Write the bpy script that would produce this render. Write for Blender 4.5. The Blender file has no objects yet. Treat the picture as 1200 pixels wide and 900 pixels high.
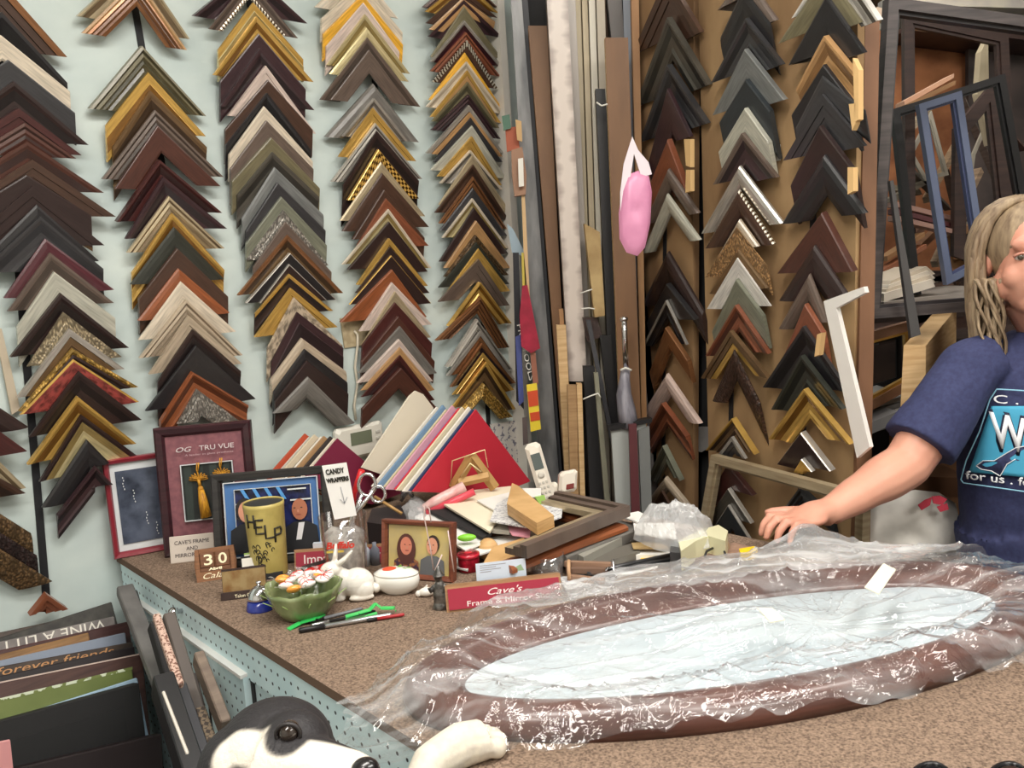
import bpy, bmesh, math, random
from mathutils import Vector as V, Matrix
random.seed(7)
R_=math.radians
scene=bpy.context.scene; COL=scene.collection
scene.view_settings.view_transform='Standard'
try: scene.view_settings.look='None'
except Exception: pass
scene.view_settings.gamma=1.0; scene.view_settings.use_curve_mapping=False
scene.view_settings.exposure=0.0
# ------------------------------------------------------------ camera
FPX=1000.0; PITCH=R_(7.179); ROLL=R_(3.71); CAMZ=1.48; CT=0.95
cp,sp,cr,sr=math.cos(PITCH),math.sin(PITCH),math.cos(ROLL),math.sin(ROLL)
RM=Matrix(((1,0,0),(0,-sp,cp),(0,-cp,-sp)))@Matrix(((cr,-sr,0),(sr,cr,0),(0,0,1)))
CAM=V((0,0,CAMZ)); UP=V((0,0,1))
def ray(px,py): return RM@V((px-600.0,py-450.0,FPX))
def P(px,py,y):
    d=ray(px,py); return CAM+d*(y/d.y)
def ct(px,py,z=CT):
    d=ray(px,py); return CAM+d*((z-CAMZ)/d.z)
def onp(px,py,p0,n):
    d=ray(px,py); return CAM+d*((p0-CAM).dot(n)/d.dot(n))
cd=bpy.data.cameras.new('camera'); cam=bpy.data.objects.new('camera',cd); COL.objects.link(cam)
cd.sensor_width=36; cd.lens=FPX*36/1200; cd.clip_start=.02
rx,ry,rz=RM.col[0],-RM.col[1],-RM.col[2]
cam.matrix_world=Matrix(((rx[0],ry[0],rz[0],0),(rx[1],ry[1],rz[1],0),(rx[2],ry[2],rz[2],CAMZ),(0,0,0,1)))
scene.camera=cam
A1=R_(46.14); H1=V((math.sin(A1),math.cos(A1),0)); N1=V((H1.y,-H1.x,0)); W0=ct(135,650); W0=V((W0.x,W0.y,0))
A2=R_(156.65); H2=V((math.sin(A2),math.cos(A2),0)); N2=V((H2.y,-H2.x,0)); D2=1.33; W2P=N2*(-D2)
# ------------------------------------------------------------ materials
def lin(c):
    out=[]
    for v in c[:3]:
        v=v/255.0; out.append(v/12.92 if v<=.04045 else ((v+.055)/1.055)**2.4)
    return out
_m={}
def mat(key,col=(128,128,128),rough=.5,metal=0.0,kind=None,c2=None,scale=20,stretch=(1,1,1),mixf=1.0,bump=0.0,coat=0.0,uv=False,lo=.35,hi=.65,detail=4,emit=None,alpha=None,trans=0,spec=.5):
    if key in _m: return _m[key]
    m=bpy.data.materials.new(key); m.use_nodes=True; nt=m.node_tree; b=nt.nodes['Principled BSDF']
    L=nt.links
    c=lin(col); b.inputs['Base Color'].default_value=(*c,1); b.inputs['Roughness'].default_value=rough; b.inputs['Metallic'].default_value=metal
    b.inputs['Specular IOR Level'].default_value=spec
    if coat: b.inputs['Coat Weight'].default_value=coat; b.inputs['Coat Roughness'].default_value=.15
    if trans: b.inputs['Transmission Weight'].default_value=trans; b.inputs['IOR'].default_value=1.45
    if emit: b.inputs['Emission Color'].default_value=(*c,1); b.inputs['Emission Strength'].default_value=emit
    if kind:
        tc=nt.nodes.new('ShaderNodeTexCoord'); mp=nt.nodes.new('ShaderNodeMapping'); mp.inputs['Scale'].default_value=[scale*s for s in stretch]
        L.new(tc.outputs['UV' if uv else 'Object'],mp.inputs['Vector'])
        if kind=='noise':
            n=nt.nodes.new('ShaderNodeTexNoise'); n.inputs['Scale'].default_value=1; n.inputs['Detail'].default_value=detail; o=n.outputs['Fac']
        elif kind=='vor':
            n=nt.nodes.new('ShaderNodeTexVoronoi'); n.inputs['Scale'].default_value=1; o=n.outputs['Distance']
        elif kind=='checker':
            n=nt.nodes.new('ShaderNodeTexChecker'); n.inputs['Scale'].default_value=1; o=n.outputs['Fac']
        elif kind=='wave':
            n=nt.nodes.new('ShaderNodeTexWave'); n.inputs['Scale'].default_value=1; n.inputs['Distortion'].default_value=3; n.inputs['Detail'].default_value=3; o=n.outputs['Fac']
        elif kind=='brick':
            n=nt.nodes.new('ShaderNodeTexBrick'); n.inputs['Scale'].default_value=1; n.inputs['Mortar Size'].default_value=.02; o=n.outputs['Fac']
        L.new(mp.outputs['Vector'],n.inputs['Vector'])
        rp=nt.nodes.new('ShaderNodeValToRGB'); cc=lin(c2) if c2 else [x*.6 for x in c]
        cc=[c[i]*(1-mixf)+cc[i]*mixf for i in range(3)]
        rp.color_ramp.elements[0].position=lo; rp.color_ramp.elements[1].position=hi
        rp.color_ramp.elements[0].color=(*c,1); rp.color_ramp.elements[1].color=(*cc,1)
        L.new(o,rp.inputs['Fac']); L.new(rp.outputs['Color'],b.inputs['Base Color'])
        if bump:
            bp=nt.nodes.new('ShaderNodeBump'); bp.inputs['Strength'].default_value=bump; bp.inputs['Distance'].default_value=.002
            L.new(o,bp.inputs['Height']); L.new(bp.outputs['Normal'],b.inputs['Normal'])
    _m[key]=m; return m
def wood(key,col=(150,110,80),c2=None,rough=.45,scale=14,st=(1,1,12),**k): return mat(key,col,rough,kind='noise',c2=c2,scale=scale,stretch=st,lo=.3,hi=.7,**k)
def glass(key='clear_glass',rough=.02,tint=(1,1,1),base=.06,veil=0.0,bump=0,bscale=30,cloud_glint=0):
    if key in _m: return _m[key]
    m=bpy.data.materials.new(key); m.use_nodes=True; nt=m.node_tree; nt.nodes.clear(); L=nt.links
    out=nt.nodes.new('ShaderNodeOutputMaterial'); tr=nt.nodes.new('ShaderNodeBsdfTransparent'); tr.inputs['Color'].default_value=(*tint,1)
    gl=nt.nodes.new('ShaderNodeBsdfGlossy'); gl.inputs['Roughness'].default_value=rough
    fr0=nt.nodes.new('ShaderNodeLayerWeight'); fr0.inputs['Blend'].default_value=.5; fr=nt.nodes.new('ShaderNodeMath'); fr.operation='POWER'; fr.inputs[1].default_value=3.0; L.new(fr0.outputs['Facing'],fr.inputs[0])
    ad=nt.nodes.new('ShaderNodeMath'); ad.operation='ADD'; ad.inputs[1].default_value=base; ad.use_clamp=True; sc_=nt.nodes.new('ShaderNodeMath'); sc_.operation='MULTIPLY'; sc_.inputs[1].default_value=.6; L.new(fr.outputs[0],sc_.inputs[0]); L.new(sc_.outputs[0],ad.inputs[0])
    mx=nt.nodes.new('ShaderNodeMixShader'); L.new(ad.outputs[0],mx.inputs[0]); L.new(tr.outputs[0],mx.inputs[1]); L.new(gl.outputs[0],mx.inputs[2])
    last=mx
    if bump:
        tc=nt.nodes.new('ShaderNodeTexCoord'); n=nt.nodes.new('ShaderNodeTexNoise'); n.inputs['Scale'].default_value=bscale; n.inputs['Detail'].default_value=4; n.inputs['Distortion'].default_value=1.5
        L.new(tc.outputs['Object'],n.inputs['Vector']); bp=nt.nodes.new('ShaderNodeBump'); bp.inputs['Strength'].default_value=bump; bp.inputs['Distance'].default_value=.01
        L.new(n.outputs['Fac'],bp.inputs['Height']); L.new(bp.outputs[0],gl.inputs['Normal']); L.new(bp.outputs[0],fr0.inputs['Normal'])
    if veil:
        df=nt.nodes.new('ShaderNodeBsdfDiffuse'); df.inputs['Color'].default_value=(.9,.92,.93,1)
        m2=nt.nodes.new('ShaderNodeMixShader'); m2.inputs[0].default_value=veil
        if cloud_glint:
            tc2=nt.nodes.new('ShaderNodeTexCoord'); mp2=nt.nodes.new('ShaderNodeMapping'); mp2.inputs['Rotation'].default_value=(0,0,-.5); mp2.inputs['Scale'].default_value=(3.5,26,5); n2_=nt.nodes.new('ShaderNodeTexNoise'); n2_.inputs['Scale'].default_value=1; n2_.inputs['Detail'].default_value=5; n2_.inputs['Distortion'].default_value=1.2
            mr=nt.nodes.new('ShaderNodeMapRange'); mr.inputs['From Min'].default_value=.48; mr.inputs['From Max'].default_value=.75; mr.inputs['To Min'].default_value=veil; mr.inputs['To Max'].default_value=cloud_glint  # white streaks: milky film folds plus highlights painted into the colour
            L.new(tc2.outputs['Object'],mp2.inputs[0]); L.new(mp2.outputs[0],n2_.inputs['Vector']); L.new(n2_.outputs['Fac'],mr.inputs['Value']); L.new(mr.outputs[0],m2.inputs[0])
        L.new(mx.outputs[0],m2.inputs[1]); L.new(df.outputs[0],m2.inputs[2]); last=m2
    L.new(last.outputs[0],out.inputs[0]); _m[key]=m; return m
# ------------------------------------------------------------ mesh helper
class Fr:  # a local frame
    def __init__(s,o,x,y,z=None):
        s.o=o; s.x=x.normalized(); s.y=y.normalized(); s.z=(z or s.x.cross(s.y)).normalized()
    def __call__(s,x,y,z=0): return s.o+s.x*x+s.y*y+s.z*z
    def off(s,x,y,z=0): return Fr(s(x,y,z),s.x,s.y,s.z)
    def rot(s,a):
        c,q=math.cos(R_(a)),math.sin(R_(a)); return Fr(s.o,s.x*c+s.y*q,s.y*c-s.x*q,s.z)
WORLD=Fr(V((0,0,0)),V((1,0,0)),V((0,1,0)),V((0,0,1)))
def flat(o,ang=0):  # lying frame: z up, x rotated by ang degrees
    a=R_(ang); x=V((math.cos(a),math.sin(a),0)); return Fr(o,x,UP.cross(x),UP)
def upr(bl,br,lean=0,z=CT):
    a=ct(*bl,z); b=ct(*br,z); x=(b-a); w=x.length; x.normalize(); n=x.cross(UP); l=R_(lean)
    y=UP*math.cos(l)-n*math.sin(l); return Fr(a,x,y),w
def ploc(F,px,py):  # pixel -> local x,y in plane of F
    q=onp(px,py,F.o,F.z)-F.o; return q.dot(F.x),q.dot(F.y)
class MB:
    def __init__(s,F=WORLD): s.v=[];s.f=[];s.m=[];s.mats=[];s.F=F;s.uv={};s.sm=[]
    def mi(s,m):
        if m not in s.mats: s.mats.append(m)
        return s.mats.index(m)
    def add(s,vs,fs,m,F=None,smooth=False):
        F=F or s.F; b=len(s.v); i=s.mi(m)
        s.v+=[F(*p) if not isinstance(p,V) else p for p in vs]
        for f in fs: s.f.append([b+k for k in f]); s.m.append(i); s.sm.append(smooth)
        return s
    def box(s,x0,x1,y0,y1,z0,z1,m,F=None,bev=0):
        if x0>x1:x0,x1=x1,x0
        if y0>y1:y0,y1=y1,y0
        if z0>z1:z0,z1=z1,z0
        if bev:
            e=min(bev,(x1-x0)*.45,(y1-y0)*.45,(z1-z0)*.45)
            rings=[(e,z0),(0,z0+e),(0,z1-e),(e,z1)]
            vs=[]
            for q,z in rings: 
                c=e if q==0 else e*1.6
                X0,X1,Y0,Y1=x0+q,x1-q,y0+q,y1-q
                vs+=[(X0+e,Y0,z),(X1-e,Y0,z),(X1,Y0+e,z),(X1,Y1-e,z),(X1-e,Y1,z),(X0+e,Y1,z),(X0,Y1-e,z),(X0,Y0+e,z)]
            fs=[list(range(7,-1,-1)),list(range(24,32))]
            for r in range(3):
                for k in range(8): fs.append([r*8+k,r*8+(k+1)%8,(r+1)*8+(k+1)%8,(r+1)*8+k])
            return s.add(vs,fs,m,F)
        vs=[(x0,y0,z0),(x1,y0,z0),(x1,y1,z0),(x0,y1,z0),(x0,y0,z1),(x1,y0,z1),(x1,y1,z1),(x0,y1,z1)]
        return s.add(vs,[(3,2,1,0),(4,5,6,7),(0,1,5,4),(1,2,6,5),(2,3,7,6),(3,0,4,7)],m,F)
    def prism(s,poly,z0,z1,m,F=None,side=None):
        n=len(poly); area=sum(poly[i][0]*poly[(i+1)%n][1]-poly[(i+1)%n][0]*poly[i][1] for i in range(n))
        if area<0: poly=poly[::-1]
        vs=[(x,y,z0) for x,y in poly]+[(x,y,z1) for x,y in poly]
        s.add(vs,[list(range(n-1,-1,-1)),list(range(n,2*n))],m,F)
        b=len(s.v)-2*n; i=s.mi(side or m)
        for k in range(n): s.f.append([b+k,b+(k+1)%n,b+n+(k+1)%n,b+n+k]); s.m.append(i); s.sm.append(False)
        return s
    def tube(s,pts,r,m,n=10,F=None,cap=True,smooth=True,closed=False):
        F=F or s.F; pts=[p if isinstance(p,V) else F(*p) for p in pts]
        rs=r if isinstance(r,(list,tuple)) else [r]*len(pts)
        b=len(s.v); i=s.mi(m); N=len(pts); prev=None
        for k,p in enumerate(pts):
            if closed: t=pts[(k+1)%N]-pts[k-1]
            else: t=pts[min(k+1,N-1)]-pts[max(k-1,0)]
            t.normalize()
            if prev is None:
                a=V((0,0,1)) if abs(t.z)<.9 else V((1,0,0)); u=t.cross(a).normalized()
            else: u=(prev-t*prev.dot(t)).normalized()
            prev=u; w=t.cross(u); rr=rs[k]; ra,rb=(rr if isinstance(rr,tuple) else (rr,rr))
            for j in range(n):
                q=2*math.pi*j/n; s.v.append(p+u*(math.cos(q)*ra)+w*(math.sin(q)*rb))
        for k in range(N if closed else N-1):
            for j in range(n):
                k2=(k+1)%N
                s.f.append([b+k*n+j,b+k*n+(j+1)%n,b+k2*n+(j+1)%n,b+k2*n+j]); s.m.append(i); s.sm.append(smooth)
        if cap and not closed:
            s.f.append([b+j for j in range(n-1,-1,-1)]); s.m.append(i); s.sm.append(False)
            s.f.append([b+(N-1)*n+j for j in range(n)]); s.m.append(i); s.sm.append(False)
        return s
    def lathe(s,prof,m,n=24,F=None,sx=1,sy=1,smooth=True,wob=None):
        F=F or s.F; b=len(s.v); i=s.mi(m); N=len(prof)
        for k,(r,z) in enumerate(prof):
            for j in range(n):
                q=2*math.pi*j/n; w=wob(q,k/(N-1)) if wob else (1,0)
                s.v.append(F(r*sx*math.cos(q)*w[0],r*sy*math.sin(q)*w[0],z+w[1]))
        for k in range(N-1):
            for j in range(n): s.f.append([b+k*n+j,b+k*n+(j+1)%n,b+(k+1)*n+(j+1)%n,b+(k+1)*n+j]); s.m.append(i); s.sm.append(smooth)
        for k,rev in((0,True),(N-1,False)):
            if prof[k][0]>1e-5:
                l=[b+k*n+j for j in range(n)]; s.f.append(l[::-1] if rev else l); s.m.append(i); s.sm.append(False)
        return s
    def ball(s,c,rx_,ry_,rz_,m,F=None,n=12,rot=None):
        prof=[(max(1e-6,math.sin(math.pi*k/n)),-math.cos(math.pi*k/n)) for k in range(n+1)]
        F=F or s.F; b=len(s.v); i=s.mi(m); n2=n*2
        for (r,z) in prof:
            for j in range(n2):
                q=2*math.pi*j/n2; p=V((r*math.cos(q)*rx_,r*math.sin(q)*ry_,z*rz_))
                if rot: p=rot@p
                cc=c if not isinstance(c,V) else (0,0,0)
                w=F(cc[0]+p.x,cc[1]+p.y,cc[2]+p.z) if not isinstance(c,V) else c+F.x*p.x+F.y*p.y+F.z*p.z
                s.v.append(w)
        for k in range(n):
            for j in range(n2): s.f.append([b+k*n2+j,b+k*n2+(j+1)%n2,b+(k+1)*n2+(j+1)%n2,b+(k+1)*n2+j]); s.m.append(i); s.sm.append(True)
        return s
    def ring(s,W,H,prof,m,F=None,x0=0,y0=0,mats=None):
        """rectangular moulding: prof = closed list of (inset, height)"""
        F=F or s.F; b=len(s.v); n=len(prof)
        for (o,h) in prof: s.v+= [F(x0+o,y0+o,h),F(x0+W-o,y0+o,h),F(x0+W-o,y0+H-o,h),F(x0+o,y0+H-o,h)]
        for k in range(n):
            k2=(k+1)%n; i=s.mi(mats[k] if mats else m)
            for j in range(4): s.f.append([b+k*4+j,b+k*4+(j+1)%4,b+k2*4+(j+1)%4,b+k2*4+j]); s.m.append(i); s.sm.append(False)
        return s
    def build(s,name,root=None):
        me=bpy.data.meshes.new(name); o=bpy.data.objects.new(name,me); COL.objects.link(o)
        base=wbase(root) if root else V((sum(p.x for p in s.v)/len(s.v),sum(p.y for p in s.v)/len(s.v),min(p.z for p in s.v)))
        me.from_pydata([tuple(p-base) for p in s.v],[],s.f); me.validate(clean_customdata=False)
        for m in s.mats: me.materials.append(m)
        if len(me.polygons)==len(s.f):
            for p,i,sm in zip(me.polygons,s.m,s.sm): p.material_index=i; p.use_smooth=sm
        if len(me.polygons)>0 and not getattr(s,'keep',False):
            bm=bmesh.new(); bm.from_mesh(me); bmesh.ops.recalc_face_normals(bm,faces=bm.faces); bm.to_mesh(me); bm.free()
        if s.uv:
            ul=me.uv_layers.new(name='uv')
            for l in me.loops:
                ul.data[l.index].uv=s.uv.get(l.vertex_index,(0,0))
        if root:
            o.parent=root
        else: o.location=base
        return o
def wbase(o):
    p=V(o.location)
    while o.parent: o=o.parent; p=p+V(o.location)
    return p
def thing(name,label,cat,loc,group=None):
    o=bpy.data.objects.new(name,None); COL.objects.link(o); o.location=loc; o.empty_display_size=.05
    return tag(o,label,cat,group)
def tag(o,label=None,cat=None,group=None,kind=None):
    if label: o['label']=label
    if cat: o['category']=cat
    if group: o['group']=group
    if kind: o['kind']=kind
    return o
FONT=None
def text(s,F,size,m,root,w=None,name='lettering',depth=.0004,shear=0,align='LEFT',bold=0,label=None):
    """real letters lying in the plane of F, baseline start at F.o"""
    cu=bpy.data.curves.new('t','FONT'); cu.body=s; cu.size=size; cu.extrude=depth; cu.shear=shear; cu.align_x=align; cu.offset=bold; cu.resolution_u=3
    o=bpy.data.objects.new('t',cu); COL.objects.link(o); bpy.context.view_layer.update()
    me=bpy.data.meshes.new_from_object(o); bpy.data.objects.remove(o); bpy.data.curves.remove(cu)
    xs=[v.co.x for v in me.vertices] or [0,1]
    k=1.0
    if w: k=w/(max(xs)-min(xs))
    base=wbase(root)
    for v in me.vertices: v.co=F(v.co.x*k,v.co.y,v.co.z)-base
    me.materials.clear(); me.materials.append(m)
    p=bpy.data.objects.new(name,me); COL.objects.link(p); p.parent=root
    if label: p['label']=label
    return p
# ============================================================ ROOM
def struct(mb,name):
    o=mb.build(name); o['kind']='structure'; return o
CW=mat('painted_wall',(207,218,213),.75,kind='noise',c2=(184,198,196),scale=5,stretch=(1,1,1.6),lo=.3,hi=.75,detail=8,bump=.25)
DARKW=mat('storage_wall',(120,92,70),.9,kind='noise',c2=(80,60,46),scale=6)
WHITE=mat('ceiling_white',(232,230,222),.9)
CZT=2.75
def wseg(name,a,b,m,z0=0,z1=CZT,t=.06,out=None):
    d=(b-a); L=d.length; F=Fr(V((a.x,a.y,0)),d,UP); mb=MB(F)
    n=F.z
    mid=(a+b)/2; s=-1 if (V((.6,.6,0))-mid).dot(n)>0 else 1
    mb.box(0,L,z0,z1,0,s*t,m); return struct(mb,name)
S0=W0-H1*2.6; S1=W0+H1*3.5
B0=S1; B1=S1+N1*4.6; F0=S0+N1*4.6
wseg('wall_left',S0,S1,CW)
wseg('wall_back',B0,B1,DARKW)
wseg('wall_right',B1,F0,WHITE)
wseg('wall_front',F0,S0,WHITE)
F_=MB(); F_.prism([tuple(p.xy) for p in (S0-H1*.1-N1*.1,S1+H1*.1-N1*.1,B1+H1*.1+N1*.1,F0-H1*.1+N1*.1)],-.06,0,mat('floor_vinyl',(96,88,80),.6,kind='noise',scale=8)); struct(F_,'floor')
F_=MB(); F_.prism([tuple(p.xy) for p in (S0-H1*.1-N1*.1,S1+H1*.1-N1*.1,B1+H1*.1+N1*.1,F0-H1*.1+N1*.1)],CZT,CZT+.06,WHITE); struct(F_,'ceiling')
# ceiling lamps (outside the frame, above the counter)
def lamp(c,ang,power,lx=1.2,ly=.3,label=''):
    F=flat(c,ang); r=thing('ceiling_light',label,'ceiling light',c)
    mb=MB(F); mb.box(-lx/2-.03,lx/2+.03,-ly/2-.03,ly/2+.03,-.004,.05,mat('lamp_housing',(235,235,232),.5)); mb.build('housing',r)
    mb=MB(F)
    for k in (-1,1): mb.tube([(-lx/2,k*ly*.25,-.02),(lx/2,k*ly*.25,-.02)],.014,mat('lamp_tube',(255,250,240),.4,emit=9.0),n=10)
    mb.build('tube',r)
    ld=bpy.data.lights.new('ceiling_light_glow','AREA'); ld.shape='RECTANGLE'; ld.size=lx; ld.size_y=ly; ld.energy=power; ld.color=(1,.955,.90)
    lo=bpy.data.objects.new('ceiling_light_glow',ld); COL.objects.link(lo); lo.parent=r; lo.location=(0,0,-.045); lo.rotation_euler=(0,0,R_(ang))
lamp(V((-.05,.75,CZT-.06)),44,24,label='twin tube ceiling light above the dog end of the counter')
lamp(V((1.1,.55,CZT-.06)),44,22,label='twin tube ceiling light above the wrapped oval mirror')
lamp(V((1.5,-.9,CZT-.06)),44,26,label='twin tube ceiling light behind the camera')
lamp(V((.9,2.35,CZT-.06)),44,7,1.2,.3,'twin tube ceiling light above the storage racks')
lamp(V((-.7,-.5,CZT-.06)),44,22,label='added unseen tube light behind the camera that brightens the pegboard side')  # extra lamp, put in to brighten the pegboard side of the counter
wd=bpy.data.worlds.new('world'); scene.world=wd; wd.use_nodes=True; wd.node_tree.nodes['Background'].inputs[0].default_value=(.8,.88,1,1); wd.node_tree.nodes['Background'].inputs[1].default_value=.15
# ============================================================ FRAME CORNER SAMPLES
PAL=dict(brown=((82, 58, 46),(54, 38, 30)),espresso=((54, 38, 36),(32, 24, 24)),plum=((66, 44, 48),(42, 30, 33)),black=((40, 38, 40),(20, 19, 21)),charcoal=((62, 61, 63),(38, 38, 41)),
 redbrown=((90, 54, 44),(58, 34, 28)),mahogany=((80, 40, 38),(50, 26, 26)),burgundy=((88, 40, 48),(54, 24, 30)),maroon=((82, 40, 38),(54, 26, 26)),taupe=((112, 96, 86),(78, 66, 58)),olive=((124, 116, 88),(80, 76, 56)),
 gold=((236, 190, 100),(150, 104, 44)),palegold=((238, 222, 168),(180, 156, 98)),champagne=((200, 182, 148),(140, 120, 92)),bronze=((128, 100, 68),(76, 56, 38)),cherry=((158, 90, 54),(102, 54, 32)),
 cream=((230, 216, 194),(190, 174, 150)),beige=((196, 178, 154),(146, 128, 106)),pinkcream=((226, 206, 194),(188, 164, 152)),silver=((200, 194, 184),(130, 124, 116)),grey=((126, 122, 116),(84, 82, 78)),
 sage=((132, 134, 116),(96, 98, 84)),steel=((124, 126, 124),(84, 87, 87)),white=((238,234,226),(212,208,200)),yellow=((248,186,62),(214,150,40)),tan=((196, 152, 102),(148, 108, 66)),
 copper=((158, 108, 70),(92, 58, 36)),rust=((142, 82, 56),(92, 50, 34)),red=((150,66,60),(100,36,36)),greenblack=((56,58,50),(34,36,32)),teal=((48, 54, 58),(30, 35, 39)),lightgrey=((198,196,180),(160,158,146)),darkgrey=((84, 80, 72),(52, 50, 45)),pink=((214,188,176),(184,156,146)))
WORDC=dict(redbrown='reddish brown',palegold='pale gold',pinkcream='pinkish cream',greenblack='greenish black',lightgrey='light grey',darkgrey='dark grey',steel='steel grey',teal='dark teal')
METAL={'gold','palegold','silver','copper'}
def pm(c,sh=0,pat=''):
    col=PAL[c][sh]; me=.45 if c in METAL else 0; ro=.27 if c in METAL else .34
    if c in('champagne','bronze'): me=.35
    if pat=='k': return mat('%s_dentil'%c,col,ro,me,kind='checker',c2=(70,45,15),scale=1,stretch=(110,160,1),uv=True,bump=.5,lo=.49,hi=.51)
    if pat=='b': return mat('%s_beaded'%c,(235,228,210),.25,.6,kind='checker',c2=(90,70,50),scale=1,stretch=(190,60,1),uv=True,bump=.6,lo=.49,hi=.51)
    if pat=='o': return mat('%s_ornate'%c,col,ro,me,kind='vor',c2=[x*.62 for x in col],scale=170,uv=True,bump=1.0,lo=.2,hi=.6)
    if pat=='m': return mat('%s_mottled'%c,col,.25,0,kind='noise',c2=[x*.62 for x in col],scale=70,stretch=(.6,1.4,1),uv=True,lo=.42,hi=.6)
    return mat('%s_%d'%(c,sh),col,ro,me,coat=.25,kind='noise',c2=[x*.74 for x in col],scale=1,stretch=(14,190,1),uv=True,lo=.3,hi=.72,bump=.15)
# profile letter -> list of (offset, height, shade, accent?) along the face from outer edge to inner edge
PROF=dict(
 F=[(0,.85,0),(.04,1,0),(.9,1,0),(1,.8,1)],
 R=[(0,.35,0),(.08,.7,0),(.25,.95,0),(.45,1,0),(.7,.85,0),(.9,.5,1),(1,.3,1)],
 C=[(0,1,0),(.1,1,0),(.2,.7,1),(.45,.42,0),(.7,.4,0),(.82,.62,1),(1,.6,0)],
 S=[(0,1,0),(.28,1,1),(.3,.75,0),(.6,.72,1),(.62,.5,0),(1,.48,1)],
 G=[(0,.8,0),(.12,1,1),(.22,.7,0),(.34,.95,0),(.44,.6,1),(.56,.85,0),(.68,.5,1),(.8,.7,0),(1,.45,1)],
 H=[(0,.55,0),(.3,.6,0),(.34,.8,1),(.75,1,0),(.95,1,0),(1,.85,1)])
PW=dict(F='flat',R='rounded',C='scooped',S='stepped',G='grooved',H='raised lip')
def style(code):
    """'brown.F' 'black.S.igold' : colour.profile[.accent]; accent: i/o + colour (inner/outer line), suffix k/b/o/m patterns"""
    t=code.split('.'); c=t[0]; pr=t[1] if len(t)>1 else 'F'; acc=t[2:] 
    prof=PROF[pr]; n=len(prof)-1
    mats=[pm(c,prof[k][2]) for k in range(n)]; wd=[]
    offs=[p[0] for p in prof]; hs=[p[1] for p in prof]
    for a in acc:
        k=a[0]
        if k=='p': mats=[pm(c,0,a[1])]*n; wd.append(dict(k='dentil',b='beaded',o='ornate',m='mottled')[a[1]]); continue
        nm=a[1:]; pat=''
        if nm[-1] in 'KBO' : pat=nm[-1].lower(); nm=nm[:-1]
        am=pm(nm,0,pat)
        if k=='i': mats[-1]=am; mats[-2]=am if n>3 and offs[-2]>.8 else mats[-2]; wd.append(WORDC.get(nm,nm)+(' beaded' if pat=='b' else '')+' inner line')
        if k=='o': mats[0]=am; (mats.__setitem__(1,am) if n>4 and offs[2]<.25 else 0); wd.append(WORDC.get(nm,nm)+' outer edge')
    return offs,hs,mats,c,pr,wd
def corner(A,L,R,lc,rc,w,tk,code,F):
    """A,L,R outer-edge apex and tips in the plane of F; z=0 front face, thickness backwards"""
    offs,hs,mats,c,pr,wd=style(code)
    mb=MB(F); uL=(L-A); uR=(R-A); lL=uL.length; lR=uR.length; uL=uL/lL; uR=uR/lR
    nL=V((-uL.y,uL.x)); nR=V((uR.y,-uR.x))       # towards inside
    if nL.dot(uR)<0: nL=-nL
    if nR.dot(uL)<0: nR=-nR
    bi=(uL+uR).normalized(); sA=1/max(.2,bi.dot(nL))
    def cut(code_,n_,s_):
        d={'h':V((-s_,0)),'v':V((0,-1)),'s':n_}[code_]
        q=d.dot(n_)
        if q<.35: d=n_; q=1
        return d/q
    cL=cut(lc,nL,-1); cR=cut(rc,nR,1)
    mxw=min(lL,lR)*.62; w=min(w,mxw)
    sec=[(o*w,-tk*(1-h)*.95) for o,h in zip(offs,hs)]
    back=[(w,-tk),(0,-tk)]; full=sec+back; n=len(full)
    for st in range(3):
        for k,(o,z) in enumerate(full):
            if st==0: p=L+cL*o; u=-((p-A).dot(uL))
            elif st==1: p=A+bi*(sA*o); u=0
            else: p=R+cR*o; u=(p-A).dot(uR)
            mb.uv[len(mb.v)]=(abs(u),o); mb.v.append(F(p.x,p.y,z))
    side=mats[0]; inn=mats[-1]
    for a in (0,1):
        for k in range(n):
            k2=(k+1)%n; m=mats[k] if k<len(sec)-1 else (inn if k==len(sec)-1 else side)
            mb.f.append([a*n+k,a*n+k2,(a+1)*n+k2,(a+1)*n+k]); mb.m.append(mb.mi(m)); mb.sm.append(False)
    raw=mats[len(sec)//2]
    mb.f.append(list(range(n))); mb.m.append(mb.mi(raw)); mb.sm.append(False)
    mb.f.append(list(range(3*n-1,2*n-1,-1))); mb.m.append(mb.mi(raw)); mb.sm.append(False)
    return mb,WORDC.get(c,c),pr,wd
CROPS=dict(A=(0,0,4),B=(0,200,4),C=(0,400,4),D=(0,600,3),E=(220,0,5.4545),F=(220,150,5.4545),G=(220,300,5.4545),H=(370,0,4.788),I=(370,170,4.788),J=(370,330,4.2857),
 K=(780,0,4.6154),L=(780,180,4.6154),M=(780,350,4.6154),N=(780,460,4.6154),P=(580,0,4.6154),Q=(580,180,4.6154),R=(580,360,4.6154),S=(660,560,5.0),T=(0,0,1))
USED={}; BUILT={}
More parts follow.
